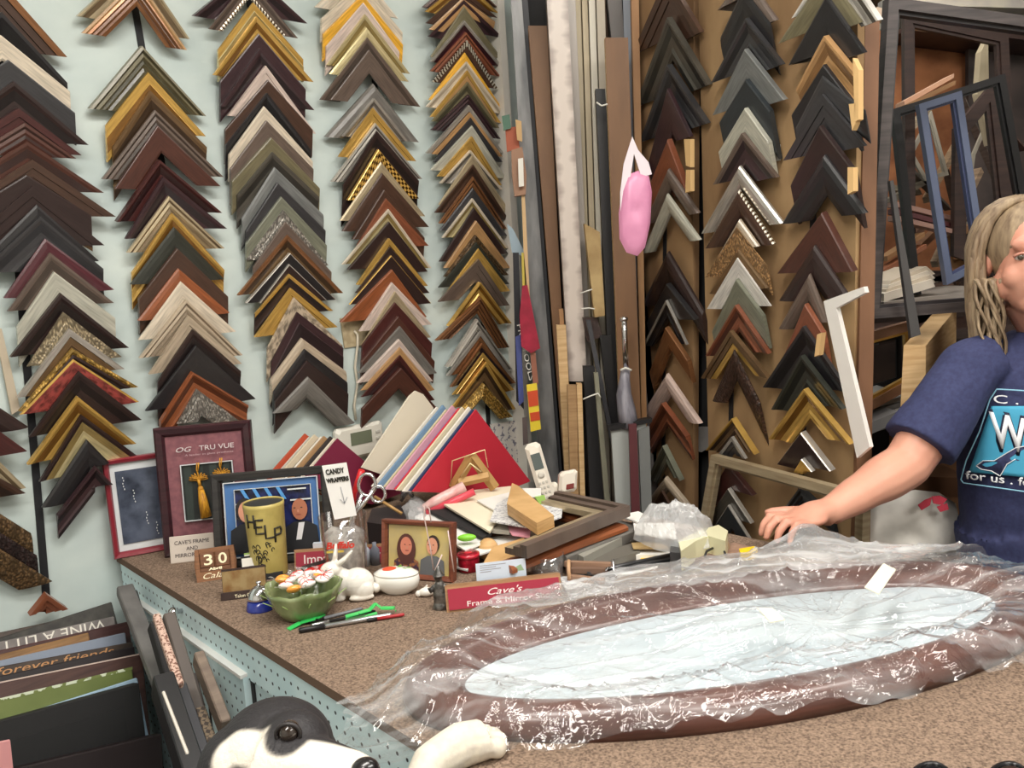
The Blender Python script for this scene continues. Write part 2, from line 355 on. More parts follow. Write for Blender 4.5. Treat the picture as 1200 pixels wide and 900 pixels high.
def samples(colname,group,P0,n,h,tau,dA,txt):
    rows=[]
    for ln in txt.strip().split('\n'):
        t=ln.split()
        if not t or t[0][0]=='#': continue
        cr_='';ps=[]
        code=t[-1] if t[-1][0].isalpha() and '.' in t[-1] else t[-1]
        w=.042; cc=['h','h','h']; i=0; cur=None
        for q in t[:-1]:
            if q in CROPS: cur=CROPS[q]; continue
            if q[0]=='w': w=float(q[1:])/1000; continue
            if q=='-': ps.append(None); i+=1; continue
            e='h'
            if q[-1] in 'vsh': e=q[-1]; q=q[:-1]
            x,y=map(float,q.split(',')); ps.append((cur[0]+x/cur[2],cur[1]+y/cur[2])); cc[len(ps)-1]=e
        rows.append((ps,cc,w,code))
    prev=None; ta=R_(tau); names=[]
    y=UP*math.cos(ta)+n*math.sin(ta); z=h.cross(y)
    if z.dot(n)<0: z=-z
    built=[]; BUILT[colname]=built
    for ps,cc,w,code in rows:
        pa=onp(*ps[0],P0+n*dA,n); F=Fr(pa,h,y,z)
        q=[]
        for k in (1,2):
            if ps[k] is None: q.append(None)
            else:
                a,b=ploc(F,*ps[k]); q.append(V((a,b)))
        if q[0] is None: q[0]=V((-q[1].x,q[1].y))
        if q[1] is None: q[1]=V((-q[0].x,q[0].y))
        gap=.014 if prev is None else abs((prev-pa).dot(z))
        tk=max(.004,min(.016,gap*.92)); prev=pa
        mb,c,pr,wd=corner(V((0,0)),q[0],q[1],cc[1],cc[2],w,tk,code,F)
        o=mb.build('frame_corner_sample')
        desc=' '.join([c]+[x for x in wd if x in('dentil','beaded','ornate','mottled')]+[PW[pr]])
        built.append((o,desc,[x for x in wd if 'line' in x or 'edge' in x]))
    for i,(o,d,wd) in enumerate(built):
        short=lambda s:' '.join(s.split()[:3])
        ab='below the '+short(built[i-1][1])+' one' if i else 'at the top'
        lab='%s frame corner %s, %s'%(d,ab,colname)
        if lab in USED or len(lab.split())>16:
            ab2=('above the '+short(built[i+1][1])+' one') if i+1<len(built) else 'at the very bottom'
            lab='%s frame corner %s, %s'%(d,ab2,colname)
        k=i+1
        if len(lab.split())>16: lab='%s frame corner, %s'%(d,colname)
        if lab in USED:
            lab='%s frame corner, %s from top, %s'%(d,ORD[k-1] if k<=len(ORD) else 'lowest',colname)
        USED[lab]=1; tag(o,lab,'frame corner sample',group)
ORD='first second third fourth fifth sixth seventh eighth ninth tenth eleventh twelfth thirteenth fourteenth fifteenth sixteenth seventeenth eighteenth nineteenth twentieth twenty-first twenty-second twenty-third twenty-fourth twenty-fifth twenty-sixth twenty-seventh twenty-eighth twenty-ninth thirtieth'.split()
G1='frame corner samples on the pale wall'; G2='frame corner samples on the plywood boards'
samples('leftmost full column',G1,W0,N1,H1,13,.06,'''
T 0,-22 - 79,67 w45 brown.S.ocopper
T 2,14 - 79,97v w60 black.C
T 1,41 - 82,107v w35 cream.F
T 10,70 - 88,132v w50 charcoal.F
T 16,95 - 104,170 w60 espresso.C
T 22,127 - 96,182 mahogany.S
T 29,144 - 90,186 redbrown.G
T 32,166 - 122,226 w55 redbrown.C
T 38,187 - 136,254 w45 brown.S
B 125,20 - 428,210v w60 espresso.F.ibronze
B 150,75 - 490,350 w50 espresso.S
B 175,160 - 468,425 w50 black.R
B 190,215 - 485,460v w50 charcoal.C
B 215,320 20,600 540,560 w45 burgundy.R
B 235,385 35,660 535,620 w50 taupe.C
B 255,475 80,735v 540,690v w45 lightgrey.F
B 285,575 50,875 605,830 w55 espresso.C
B 300,665 130,920 575,875 w45 champagne.H.po
C 325,-60 80,265 585,130 w40 bronze.S.osilver
C 340,35 90,330 650,215 w40 espresso.G.ogoldO
C 345,85 95,345 655,285 w48 red.R.pm.ogold
C 370,140 135,450 665,368 w58 espresso.C
C 365,260 130,580 640,480 w52 gold.C
C 382,345 185,660 648,540 w50 palegold.C.oespresso
C 412,465 200,785 520,575 w62 black.R
C 452,590 272,820v 530,672 w60 plum.C
''')
samples('column cut by left picture edge',G1,W0,N1,H1,13,.06,'''
T -25,462 - 35,502 w50 espresso.R
T -25,488 - 32,529 w45 maroon.F
T -30,512 - 31,572 w60 champagne.G
T -36,540 - 30,578 w60 brown.C
T -40,578 - 38,627v w45 bronze.R.po
T -40,600 - 44,652v w45 espresso.R.po
T -42,618 - 62,682 w45 bronze.R.po
T 55,697 35,722 80,714 w50 rust.S
''')
samples('second full column',G1,W0,N1,H1,13,.06,'''
A 640,-185 365,75 890,183 w36 champagne.C
A 645,-100 385,155 878,235 w34 copper.G.otan
A 670,215 422,510 970,545 w42 olive.G
A 700,340 500,590v 970,640 w45 gold.H
A 705,425 530,690v 970,690v w60 bronze.C
A 728,515 480,840 1050,830 w40 taupe.G
A 740,590 540,885 1035,873 w36 redbrown.F
A 750,750 548,1040 1042,998 w45 mahogany.C
B 765,30 588,320 1065,272 w55 plum.C
B 793,120 597,385 1055,365 w40 champagne.G
B 808,200 620,480v 1052,465v w45 gold.C
B 818,265 612,535 1055,510 w50 greenblack.R
B 832,365 652,600v 1070,590v w50 brown.F
B 840,460 650,705 1082,668 w38 cherry.R
B 850,520 650,795 1110,755 w42 cream.R
B 875,605 655,880 1140,865 w40 beige.G
B 885,680 700,955 1135,905 w50 beige.S
B 905,745 740,990v 1130,940v w60 espresso.C
C 920,20 685,328 1200,270 w52 black.F.iblack
C 905,145 755,375v 1165,300v w40 cherry.C
C 925,225 835,390 1185,420 w40 silver.H.po
''')
samples('third full column',G1,W0,N1,H1,13,.06,'''
E 395,-190 40,100 765,150 w45 plum.C
E 388,-130 135,185 705,245 w26 taupe.C.isilverB
E 425,15 200,320v 745,380v w40 palegold.H.ogold
E 440,105 165,480 805,525 w40 gold.C
E 455,215 210,520v 755,570v w55 plum.F
E 465,310 210,680 810,705 w50 plum.C
E 500,420 260,740 820,855 w36 pinkcream.S
E 515,510 240,830v 800,830v w50 brown.F
E 510,595 245,930v 790,960v w50 black.C
E 490,680 265,990v 800,1030v w36 cream.F
E 505,770 275,1080v 805,1080v w50 taupe.F
F 535,60 285,340v 845,385v w52 olive.F
F 545,155 320,430v 840,440v w50 darkgrey.C
F 560,250 350,580v 872,555v w42 steel.R
F 575,350 375,660v 882,655v w50 charcoal.F
F 600,440 375,740v 890,750v w42 sage.F
F 615,525 380,845 905,880 w38 silver.H.po
F 625,600 420,890v 920,920v w50 taupe.F
F 640,685 320,1070 995,1055 w45 bronze.C.ocopper
F 655,800 375,1120 950,1098 w45 black.F.osilver
F 650,870 460,1120 890,1100 w50 espresso.F.osilver
G 650,115 430,370v 930,350 w36 espresso.C.ogold
G 660,205 430,520 960,455 w45 gold.S.ogold
G 680,265 510,590v 990,570v w42 beige.F.pm
G 705,360 540,680v 1000,590v w55 plum.H
G 740,530 540,800v 1020,740v w40 beige.R
G 750,595 550,870v 1025,810v w55 black.R
G 762,670 560,930v 1028,880v w55 espresso.F
G 775,775 550,1010 1075,1070 w42 grey.R
''')
samples('fourth full column',G1,W0,N1,H1,13,.06,'''
H 240,-190 5,40 475,105 w40 cream.R
H 258,-100 35,105v 488,180v w40 cream.F
H 264,-30 45,190v 490,250v w45 yellow.F
H 268,15 60,260v 470,290v w45 pinkcream.F
H 278,80 65,365 530,415 w42 palegold.C
H 290,155 80,415 528,460 w38 palegold.R
H 290,210 25,560 588,600 w45 taupe.C
H 300,280 85,560 530,590 w38 taupe.F
H 335,470 65,770 592,800 w48 grey.R
H 330,550 150,765 520,795 w30 silver.C
H 322,605 128,880 565,905 w40 gold.S.ogold
H 337,690 90,1020 600,1005 w42 silver.G
H 343,735 155,1040v 580,1015v w58 espresso.C
I 355,25 183,310 582,300 w34 gold.F.pk.ogold
I 370,95 140,425 620,400 w42 champagne.R
I 375,155 150,485 640,460 w48 brown.R
I 385,250 210,530 612,520v w48 brown.F
I 395,300 232,565 635,565 w45 rust.F
I 410,360 150,670 650,690 w35 palegold.C.ocream
I 412,430 180,700 630,710 w48 espresso.F
I 415,525 235,785 630,790 w38 gold.S
I 418,570 225,830 640,830 w48 espresso.F
I 425,620 190,895 648,888 w30 espresso.F.ogold
I 430,700 140,995 625,965 w50 cherry.F
J 385,5 222,250 585,215 w40 pinkcream.F
J 400,50 232,320 580,280 w48 champagne.F
J 400,105 235,320v 585,310v w48 maroon.F
J 415,175 235,400v 598,400v w45 redbrown.F
J 425,225 215,460 610,460 w42 grey.F
J 420,290 210,510 590,500 w38 pinkcream.F
J 425,330 228,548 600,545 w40 tan.R
J 425,370 230,580 598,595 w50 maroon.C
J 430,435 235,640v 610,635 w42 redbrown.F
''')
samples('fifth full column',G1,W0,N1,H1,13,.06,'''
H 825,-150 610,40 1030,45 w40 redbrown.G
H 828,-110 615,65 1030,75 w40 gold.C
H 828,-60 620,130 1020,100 w40 brown.S
H 826,-10 640,165 1010,120 w40 tan.R
H 832,0 632,205 1055,215 w45 plum.C
H 835,35 645,320 1050,330 w45 olive.R
H 836,115 645,345 1050,375 w42 burgundy.C.osilver
H 845,180 645,400 1040,430 w42 rust.G
H 850,225 655,460 1025,500 w40 brown.S.ogoldB
H 842,295 640,560 1055,610 w30 yellow.R
H 848,345 620,600 1060,640 w30 cream.C
H 852,395 645,655 1040,690 w34 tan.S.ogold
H 855,460 655,680 1032,720 w40 olive.C
H 860,530 650,730 1040,780 w40 plum.G
H 862,590 620,860 1055,860 w42 espresso.S.osilver
H 866,630 655,865 1050,880 w42 espresso.S.otan
H 870,660 660,910 1050,910 w45 charcoal.F
H 878,705 645,955 1070,1000 w36 lightgrey.F
H 878,765 685,990 1045,1040 w36 gold.S
I 870,30 700,215 1050,250 w32 silver.C.ocream
I 880,55 690,335 1100,380 w42 champagne.R
I 885,110 670,380 1085,420 w40 brown.C
I 886,180 695,440 1075,470 w42 copper.G
I 885,240 700,480 1080,510 w45 charcoal.R
I 882,300 712,520 1085,580 w34 palegold.C.ocream
I 890,350 695,655 1085,610 w45 espresso.R
I 903,425 725,690 1095,690 w38 tan.F
I 900,505 725,740 1085,730 w36 bronze.G.po
I 903,545 690,800 1090,780 w44 greenblack.R
I 915,580 720,850 1095,820 w36 gold.R
I 915,640 690,880 1088,900 w48 taupe.S
J 830,5 670,225 985,210 w32 gold.C.ogold
J 830,80 605,298 975,330 w34 copper.G
J 815,190 660,430 990,440 w40 silver.G
J 830,250 660,475 1000,490 w34 copper.S.osilver
J 838,310 680,530 1005,510 w45 plum.C.ocopper
J 845,360 690,570 1000,545 w34 gold.H
J 858,405 680,640 1005,640 w46 bronze.C.ogold
J 850,515 680,715 992,680 w34 gold.G.po
''')
samples('left plywood board column',G2,W2P,N2,H2,12,.055,'''
P 925,-130 738,300 1110,175 w65 brown.S
P 930,95 755,580 1150,460 w65 darkgrey.C
P 930,350 780,770 1140,670 w65 charcoal.C
P 930,480 825,890v 1055,740 w60 plum.F
P 930,755 830,1010v 1030,1020v w62 rust.F
Q 925,85 795,385 1090,325 w38 taupe.R
Q 920,220 790,540 1100,470 w38 lightgrey.R
Q 920,535 780,825 1110,860v w60 espresso.R
Q 925,705 820,910v 1080,900 w55 black.F
Q 922,795 800,1040 1035,1035 w30 black.C.osilver
R 920,110 835,350v 1040,290v w38 copper.F
R 915,365 760,620 1100,635 w48 pink.R
R 900,520 750,800 1030,700v w48 rust.C
R 905,750 820,940 1000,940 w35 sage.C
S 585,0 440,190 752,205 w32 beige.R
S 575,75 500,215 650,215 w45 brown.C
''')
samples('middle plywood column',G2,W2P,N2,H2,12,.055,'''
K 410,-140 265,60 590,110 w60 taupe.R
K 412,-60 290,205v 560,130v w60 black.R
K 430,100 245,450 625,350 w50 charcoal.C
K 425,265 250,625 640,540 w45 steel.F
K 430,430 290,660v 560,600v w60 teal.F
K 425,585 285,820v 555,770v w40 lightgrey.F
K 410,720 255,1000 600,960 w58 plum.C.otaupe
L 385,70 180,435 620,380 w40 silver.R
L 385,200 205,515 580,495 w42 brown.R.osilverB
L 385,360 270,560 490,505 w32 beige.R
L 380,400 210,670 545,610v w42 tan.H.po
L 385,520 225,760 545,730 w42 bronze.R
L 385,565 222,840 568,825 w36 white.F
L 378,680 250,960v 525,880v w48 sage.F
M 375,35 215,310 555,300 w45 rust.C
M 345,175 190,430 550,430 w36 bronze.S.igold
M 360,280 245,555 500,570v w42 brown.R.po
M 355,650 215,820 480,845 w28 bronze.C.ogold
N 355,240 250,380 430,360 w30 charcoal.S.osilver
N 330,390 215,590 470,560 w50 mahogany.F
N 335,520 200,720 460,710 w34 darkgrey.F.osilver
N 335,610 215,800 455,800 w45 teal.F.osilver
''')
samples('right plywood column',G2,W2P,N2,H2,12,.055,'''
K 905,-260 680,100 1150,110 w40 silver.C.owhite
K 860,-150 600,240 1060,120 w50 olive.R
K 865,-20 660,355 1075,285 w75 black.F
K 855,195 705,480v 1010,385v w55 tan.C
K 850,350 680,620v 1010,560v w50 black.F
K 843,410 700,690v 1075,600v w45 charcoal.R
K 845,510 635,870 1078,790 w52 charcoal.S
K 830,680 675,1000v 1018,930v w62 espresso.F
L 845,10 615,385 1075,325 w55 black.R
L 840,320 600,650 1010,640 w60 redbrown.F
L 790,500 600,800 985,790 w60 espresso.R
L 765,655 600,950 868,915 w34 taupe.R
M 750,30 640,300v 848,190v w42 rust.F
M 742,150 525,480 988,510 w62 black.C
M 730,310 570,600 955,600 w50 greenblack.C
M 745,490 555,760 995,790 w48 gold.C.igold
M 728,725 600,895 890,935 w42 espresso.F.osilver
N 732,360 690,430 790,430 w30 gold.F.osilver
N 720,515 590,690 895,680v w42 teal.G
N 720,615 565,790 845,775 w50 copper.C
''')
# black hanging straps on the pale wall and boards
def strap(pts,P0,n,h,label,g):
    a=onp(*pts[0],P0,n); b=onp(*pts[1],P0,n); F=Fr(V((0,0,0))+b,h,UP); d=(a-b)
    mb=MB(); F2=Fr(b,h,d); w=.014
    F2.z=n; mb.box(-w/2,w/2,0,d.length,.0005,.004,mat('strap_black',(24,24,28),.7),F=F2)
    tag(mb.build('hanging_strap'),label,'strap',g)
GS='straps the frame corners hang from'
for a,b,w_ in(((155,-6),(232,440),'second full column'),((290,-6),(372,440),'third full column'),((428,-6),(473,440),'fourth full column'),((545,-6),(572,500),'fifth full column'),((0,60),(54,700),'leftmost full column')):
    strap((a,b),W0,N1,H1,'black strap on the pale wall behind the %s of corners'%w_,GS)
# ============================================================ helpers for slabs
YF=V((0,-1,0))
def poly3(mb,pts,nrm,t,m,side=None):
    nrm=nrm.normalized(); n=len(pts); b=len(mb.v); mb.v+=[V(p) for p in pts]+[V(p)-nrm*t for p in pts]; i=mb.mi(m); j=mb.mi(side or m)
    mb.f.append([b+k for k in range(n)]); mb.m.append(i); mb.sm.append(False)
    mb.f.append([b+n+k for k in range(n-1,-1,-1)]); mb.m.append(i); mb.sm.append(False)
    for k in range(n): mb.f.append([b+k,b+n+k,b+n+(k+1)%n,b+(k+1)%n]); mb.m.append(j); mb.sm.append(False)
    return mb
def slab(name,pts,Y,t,m,label=None,cat=None,group=None,root=None,plane=None,floor=False,side=None):
    p0,n=plane if plane else (V((0,Y,0)),YF)
    q=[onp(x,y,p0,n) for x,y in pts]
    if floor:   # pts given TL,TR,BR,BL: run the two lower corners on to the floor
        for a,b in((1,2),(0,3)):
            d=q[b]-q[a]; q[b]=q[a]+d*(q[a].z/-d.z)
    mb=MB(); poly3(mb,q,n,t,m,side); o=mb.build(name,root)
    if label: tag(o,label,cat,group)
    return o
def frame4(mb,c,n,w,t,m,mi=None,lip=.25):
    """mitred frame, c = 4 3-D corners in order, bar width w"""
    n=n.normalized(); inn=[];mid=[]
    for k in range(4):
        u=(c[(k+1)%4]-c[k]).normalized(); v=(c[k-1]-c[k]).normalized(); s=u.cross(v).length
        inn.append(c[k]+(u+v)*(w/max(s,.3))); mid.append(c[k]+(u+v)*(w*(1-lip)/max(s,.3)))
    def strip(A,B,off,thk,mm):
        i=mb.mi(mm); b=len(mb.v)
        mb.v+= [p+n*off for p in A]+[p+n*off for p in B]+[p-n*thk for p in A]+[p-n*thk for p in B]
        for k in range(4):
            k2=(k+1)%4
            for f in([k,k2,4+k2,4+k],[8+k,12+k,12+k2,8+k2],[k,8+k,8+k2,k2],[4+k,4+k2,12+k2,12+k]): mb.f.append([b+x for x in f]); mb.m.append(i); mb.sm.append(False)
    strip(c,mid,0,t,m); strip(mid,inn,-t*.35,t,mi or m)
    return inn
def pframe(name,pts,plane,w,t,m,mi=None,label=None,cat='picture frame',group=None,root=None,lip=.25):
    p0,n=plane; mb=MB(); frame4(mb,[onp(x,y,p0,n) for x,y in pts],n,w,t,m,mi,lip); o=mb.build(name,root)
    if label: tag(o,label,cat,group)
    return o
# ------------------------------------------------------------ materials of the store
PLY=mat('plywood',(178,146,104),.7,kind='noise',c2=(134,104,72),scale=5,stretch=(1.5,1.5,.5),lo=.35,hi=.7,detail=8)
PLY2=mat('plywood_knots',(164,130,92),.75,kind='wave',c2=(124,94,64),scale=2.5,stretch=(1,1,.4))
PINE=wood('pine',(214,182,136),(186,148,100),.6,10)
OAK=wood('brown_board',(140,102,68),(104,74,50),.55,9,(1,1,.25))
TANB=wood('tan_board',(176,134,90),(140,100,64),.6,9,(1,1,.25))
BEIGE=wood('beige_stick',(198,186,158),(170,156,128),.5,8,(3,3,.2))
GREY=mat('grey_wrap',(150,150,150),.35,kind='noise',c2=(96,98,100),scale=12,stretch=(2,2,.5))
DKG=mat('dark_grey_stick',(62,62,66),.5); BLK=mat('black_paint',(26,25,27),.45); BLKM=mat('black_matte',(34,33,34),.8)
DKBR=wood('dark_brown_frame',(70,50,44),(48,34,32),.5,10); WHP=mat('white_paint',(222,216,206),.5)
slab('backing_board',[(744,-60),(1004,-60),(1000,560),(760,560)],0,.01,BLKM,'added black sheet that paints the dark of the gap between the plywood boards','board',plane=(W2P-N2*.05,N2),floor=True)  # black sheet added so the gap between the boards looks dark
# plywood boards of the right display wall
o=slab('plywood_board',[(741,-60),(813,-60),(812,560),(757,560)],0,.018,PLY2,'narrow plywood board behind the left plywood column of frame corners','board','plywood display boards',plane=(W2P,N2),floor=True)
o=slab('plywood_board',[(817,-70),(1006,-70),(1000,560),(831,560)],0,.018,PLY,'wide knotted plywood board behind two columns of dark frame corners','board','plywood display boards',plane=(W2P,N2),floor=True)
for a,b,w_ in(((782,-10),(778,560),'left plywood column'),((868,-10),(855,600),'middle plywood column'),((966,-10),(938,600),'right plywood column')):
    strap((a,b),W2P,N2,H2,'black strap on the plywood behind the %s of corners'%w_,GS)
# thermostat, wire, tan patch and notes on the pale wall
pl1=(W0,N1)
F=Fr(onp(391,541,W0,N1),H1,UP); w_=ploc(F,446,530)[0]; h_=.085
r=thing('thermostat','off white thermostat with grey screen on the wall below the fourth column','thermostat',F.o)
mb=MB(F); mb.box(0,w_,0,h_,0,.025,mat('thermostat_case',(222,218,206),.45),bev=.008); mb.build('case',r)
mb=MB(F); mb.box(w_*.28,w_*.72,h_*.42,h_*.8,.025,.0265,mat('lcd',(112,118,98),.25)); mb.build('screen',r)
mb=MB(F); 
for k in range(3): mb.box(w_*.8,w_*.9,h_*(.25+.2*k),h_*(.35+.2*k),.025,.028,mat('thermostat_key',(200,196,186),.5),bev=.002)
mb.build('buttons',r)
mb=MB(); mb.tube([onp(x,y,W0+N1*d,N1) for x,y,d in((415,388,.004),(419,392,.012),(419,405,.01),(416,430,.008),(419,450,.008),(415,475,.008),(417,492,.006))],.0035,mat('cream_wire',(205,196,176),.5),n=8)
tag(mb.build('cable'),'cream cable running down the wall to the thermostat','cable')
slab('wall_patch',[(399,373),(440,366),(442,402),(404,408)],0,.004,mat('tan_patch',(186,170,138),.8,kind='noise',scale=60,c2=(160,144,112)),'tan mat board scrap on the wall between third and fourth columns','mat board',plane=(W0+N1*.005,N1))
slab('wood_batten',[(-6,385),(2,385),(24,480),(14,486)],0,.006,mat('batten',(186,172,150),.7),'thin beige batten on the wall at the left picture edge','batten',plane=(W0+N1*.012,N1))
r=slab('paper_note',[(574,497),(609,492),(611,545),(588,548)],0,.001,mat('note_paper',(214,208,200),.8,kind='noise',c2=(120,118,130),scale=90,stretch=(1,1,1),lo=.55,hi=.6),'scribbled paper note pinned to the wall beside the corner shelf of mouldings','paper',plane=(W0+N1*.012,N1))
# white edge of the display wall
F=Fr(onp(607,560,W0,N1),H1,UP)
mb=MB(F); hh=ploc(F,591,-20)[1]; mb.box(-.006,.02,-.35,hh+.1,0,.05,WHP); struct(mb,'trim_1')
# ------------------------------------------------------------ mouldings standing in the corner
GM='long mouldings and boards standing upright in the corner'
def stick(t,b,Y,th,m,label,cat='moulding',name='moulding_length',g=GM,floor=True,side=None):
    (x0,x1,yt),(u0,u1,yb)=t,b
    return slab(name,[(x0,yt),(x1,yt),(u1,yb),(u0,yb)],Y,th,m,label,cat,g,floor=floor,side=side)
stick((597,609,-30),(632,655,555),2.44,.03,GREY,'plastic wrapped silver grey moulding bundle, leftmost upright in the corner')
stick((608,616,-30),(655,663,555),2.46,.03,DKG,'dark grey upright moulding right of the wrapped silver bundle')
stick((616,638,-30),(640,658,300),2.5,.03,BLKM,'black upright board seen above the orange brown board',name='upright_board',cat='board')
stick((619,641,30),(655,664,470),2.40,.035,OAK,'orange brown upright board with pale right edge',name='upright_board',cat='board',side=TANB)
STR=mat('striped_wrap',(216,204,194),.3,kind='wave',c2=(168,154,146),scale=14,stretch=(.3,.3,1.4),lo=.2,hi=.9)
o=stick((639,664,-30),(667,688,447),2.36,.045,STR,'bubble wrapped bundle with whitish stripes in the corner',name='wrapped_bundle',cat='bundle',floor=False)
stick((664,673,-30),(684,692,420),2.42,.03,mat('film_grey',(168,160,152),.3),'greyish film covered moulding right of the bubble wrapped bundle')
for i,(a,b,c_,l) in enumerate(((673,680,BEIGE,'first'),(681,688,mat('sand_stick',(186,172,144),.5),'second'),(689,697,mat('pale_stick',(206,200,184),.4),'third'),(698,708,mat('putty_stick',(178,168,150),.5),'fourth'))):
    stick((a,b-.5,-30),(a+14,b+13,400),2.44-.01*i,.03,c_,'thin beige upright moulding, %s from left between bubble wrap and brown board'%l)
slab('paper_wrapped_bundle',[(685,262),(703,272),(709,370),(697,372)],2.32,.04,mat('kraft',(186,160,112),.7,kind='noise',scale=14,c2=(156,128,84)),'kraft paper wrapped stick bundle tied with string, beside black post','bundle')
slab('shelf_cleat',[(683,372),(700,372),(706,395),(688,400)],2.34,.03,DKBR,'dark block below the kraft wrapped bundle','block')
stick((698,709,104),(712,728,400),2.34,.03,BLK,'black upright post left of the broad brown board',name='upright_board',cat='board')
stick((709,727,-30),(724,736,120),2.42,.03,mat('grey_post',(104,100,98),.6),'grey upright board above the broad brown board',name='upright_board',cat='board')
stick((729,739,-30),(734,744,120),2.415,.02,mat('blue_grey_post',(150,158,170),.5),'pale blue grey strip above the broad brown board',name='upright_board',cat='board')
stick((709,736,44),(722,747,375),2.30,.02,OAK,'broad brown upright board reaching below the pink bag',name='upright_board',cat='board',side=PINE)
stick((739,748,-30),(752,758,500),2.36,.02,TANB,'tan upright strip between broad brown board and plywood')
stick((652,663,381),(662,672,555),2.30,.03,PINE,'pale pine upright bundle low in the corner, left one')
stick((655,660,362),(666,671,555),2.33,.02,TANB,'thin tan upright strip behind the pale pine bundle')
stick((665,676,452),(668,678,555),2.24,.03,wood('pine_brown',(176,142,100),(146,112,74),.6,10),'brown pine upright low in the corner beneath the bubble wrap')
stick((676,682,450),(679,685,555),2.235,.03,PINE,'pale edged upright low in the corner beside dark bundle')
stick((684,697,430),(690,708,555),2.28,.04,BLKM,'black upright bundle tied with white string low in the corner')
stick((696,701,437),(706,712,555),2.24,.02,mat('grey_green_stick',(128,126,108),.5),'thin grey green upright stick in front of black bundle')
stick((687,692,375),(712,717,500),2.3,.02,DKG,'dark diagonal stick leaning across the low corner')
stick((703,716,393),(716,727,500),2.33,.03,BLK,'black tube bundle behind the grey umbrella')
for i,(a,b,c_) in enumerate(((705,742,DKBR),(660,704,BLKM),(598,658,BLKM))):
    slab('backing_board',[(max(a-30,606),-40),(b+12,-40),(b+26,560),(max(a+6,634),560)],(2.56,2.59,2.56)[i],.01,mat('dim_panel_%d'%i,((92,72,56),(72,64,60),(60,56,54))[i],.8),'dim %s panel behind the upright mouldings'%('brown','grey','charcoal')[i],'panel',GM,floor=True)
# white strings tied round bundles
def cord(pts,Y,r,m,label,name='string',cat='string',g=None,root=None):
    mb=MB(); mb.tube([P(x,y,Y) for x,y in pts],r,m,n=6); o=mb.build(name,root)
    if label: tag(o,label,cat,g)
STW=mat('string_white',(226,224,214),.7)
cord([(699,120),(705,124),(712,122)],2.29,.0022,STW,'white string knot at the top of the black post')
cord([(683,468),(692,464),(701,461),(704,466)],2.225,.002,STW,'white string round the black upright bundle')
cord([(680,344),(688,341),(694,339)],2.27,.002,STW,'white string under the kraft wrapped bundle')
cord([(681,362),(690,361),(697,362)],2.27,.002,STW,'lower white string under the kraft wrapped bundle')
# leaning frames at the foot
slab('picture_frame',[(716,501),(757,494),(760,600),(722,600)],2.20,.02,mat('pale_grey_side',(172,176,172),.6),'pale grey edged frame leaning at the foot of the brown board','picture frame',floor=True)
slab('picture_frame',[(737,498),(746,497),(750,600),(740,600)],2.16,.015,mat('maroon_side',(92,46,50),.5),'maroon frame edge leaning beside the pale grey frame','picture frame',floor=True)
slab('picture_frame',[(748,505),(761,500),(764,600),(752,600)],2.18,.015,mat('grey_side',(120,122,120),.5),'dark grey frame edge leaning next to plywood','picture frame',floor=True)
slab('picture_frame',[(712,500),(764,490),(764,495),(716,505)],2.19,.03,BLK,'black frame top lying across the leaning frames','picture frame')
# umbrella
r=thing('umbrella','grey folded umbrella with silver handle hanging beside the plywood','umbrella',P(735,500,2.22))
mb=MB(); mb.tube([P(731,374,2.22),P(732,392,2.22),P(734,432,2.22)],.0075,mat('chrome',(220,220,222),.12,1.0),n=12); mb.ball(P(731,374,2.22),.011,.011,.008,mat('chrome')); mb.build('handle',r)
mb=MB(); mb.tube([P(733,432,2.22),P(732,445,2.22),P(731,462,2.22),P(734,480,2.22),P(737,500,2.22)],[(.010,.012),(.016,.014),(.024,.02),(.030,.024),(.034,.026)],mat('umbrella_cloth',(152,150,158),.55,kind='noise',scale=20,stretch=(4,4,.4),c2=(110,108,118)),n=14); mb.build('canopy',r)
mb=MB(); mb.tube([P(727,434,2.2),P(733,431,2.2),P(740,434,2.2)],.003,STW,n=6); mb.build('tie',r)
# pink plastic bag
def blob(name,outline,Y,th,m,label,cat,root=None,seed=1,puff=1.0,plane=None):
    """soft pillow shaped body: outline in pixels, swollen in the middle"""
    p0,n=plane if plane else (V((0,Y,0)),YF)
    q=[onp(x,y,p0,n) for x,y in outline]; c=sum(q,V((0,0,0)))/len(q); mb=MB(); K=9; b0=len(mb.v); N=len(q)
    import mathutils
    for s in (1,-1):
        for k in range(K+1):
            t=k/K
            for p in q:
                w=p*(1-t)+c*t; hgt=th*math.sqrt(max(0,1-(1-t)**2))*puff
                hgt*=1+.35*mathutils.noise.noise(w*22+V((seed,seed,seed)))
                mb.v.append(w+n*(s*hgt+.0))
    i=mb.mi(m)
    for s in (0,1):
        o_=b0+s*(K+1)*N
        for k in range(K):
            for j in range(N): mb.f.append([o_+k*N+j,o_+k*N+(j+1)%N,o_+(k+1)*N+(j+1)%N,o_+(k+1)*N+j]); mb.m.append(i); mb.sm.append(True)
    o=mb.build(name,root)
    if label: tag(o,label,cat)
    return o
r=thing('plastic_bag','pink and white plastic bag hanging on the plywood edge','bag',P(745,300,2.0))
pk=mat('pink_film',(222,150,184),.35,kind='noise',scale=16,c2=(206,132,168)); 
blob('bag_body',[(735,205),(748,200),(760,204),(764,225),(762,262),(756,290),(747,300),(734,296),(726,280),(725,250),(729,222)],2.0,.016,pk,None,None,r,3)
wf=mat('white_film',(226,214,220),.35)
slab('handle',[(741,160),(748,176),(760,190),(764,204),(752,208),(748,196),(743,180),(739,206),(730,250),(727,256),(727,225),(731,192)],1.995,.006,wf,root=r)
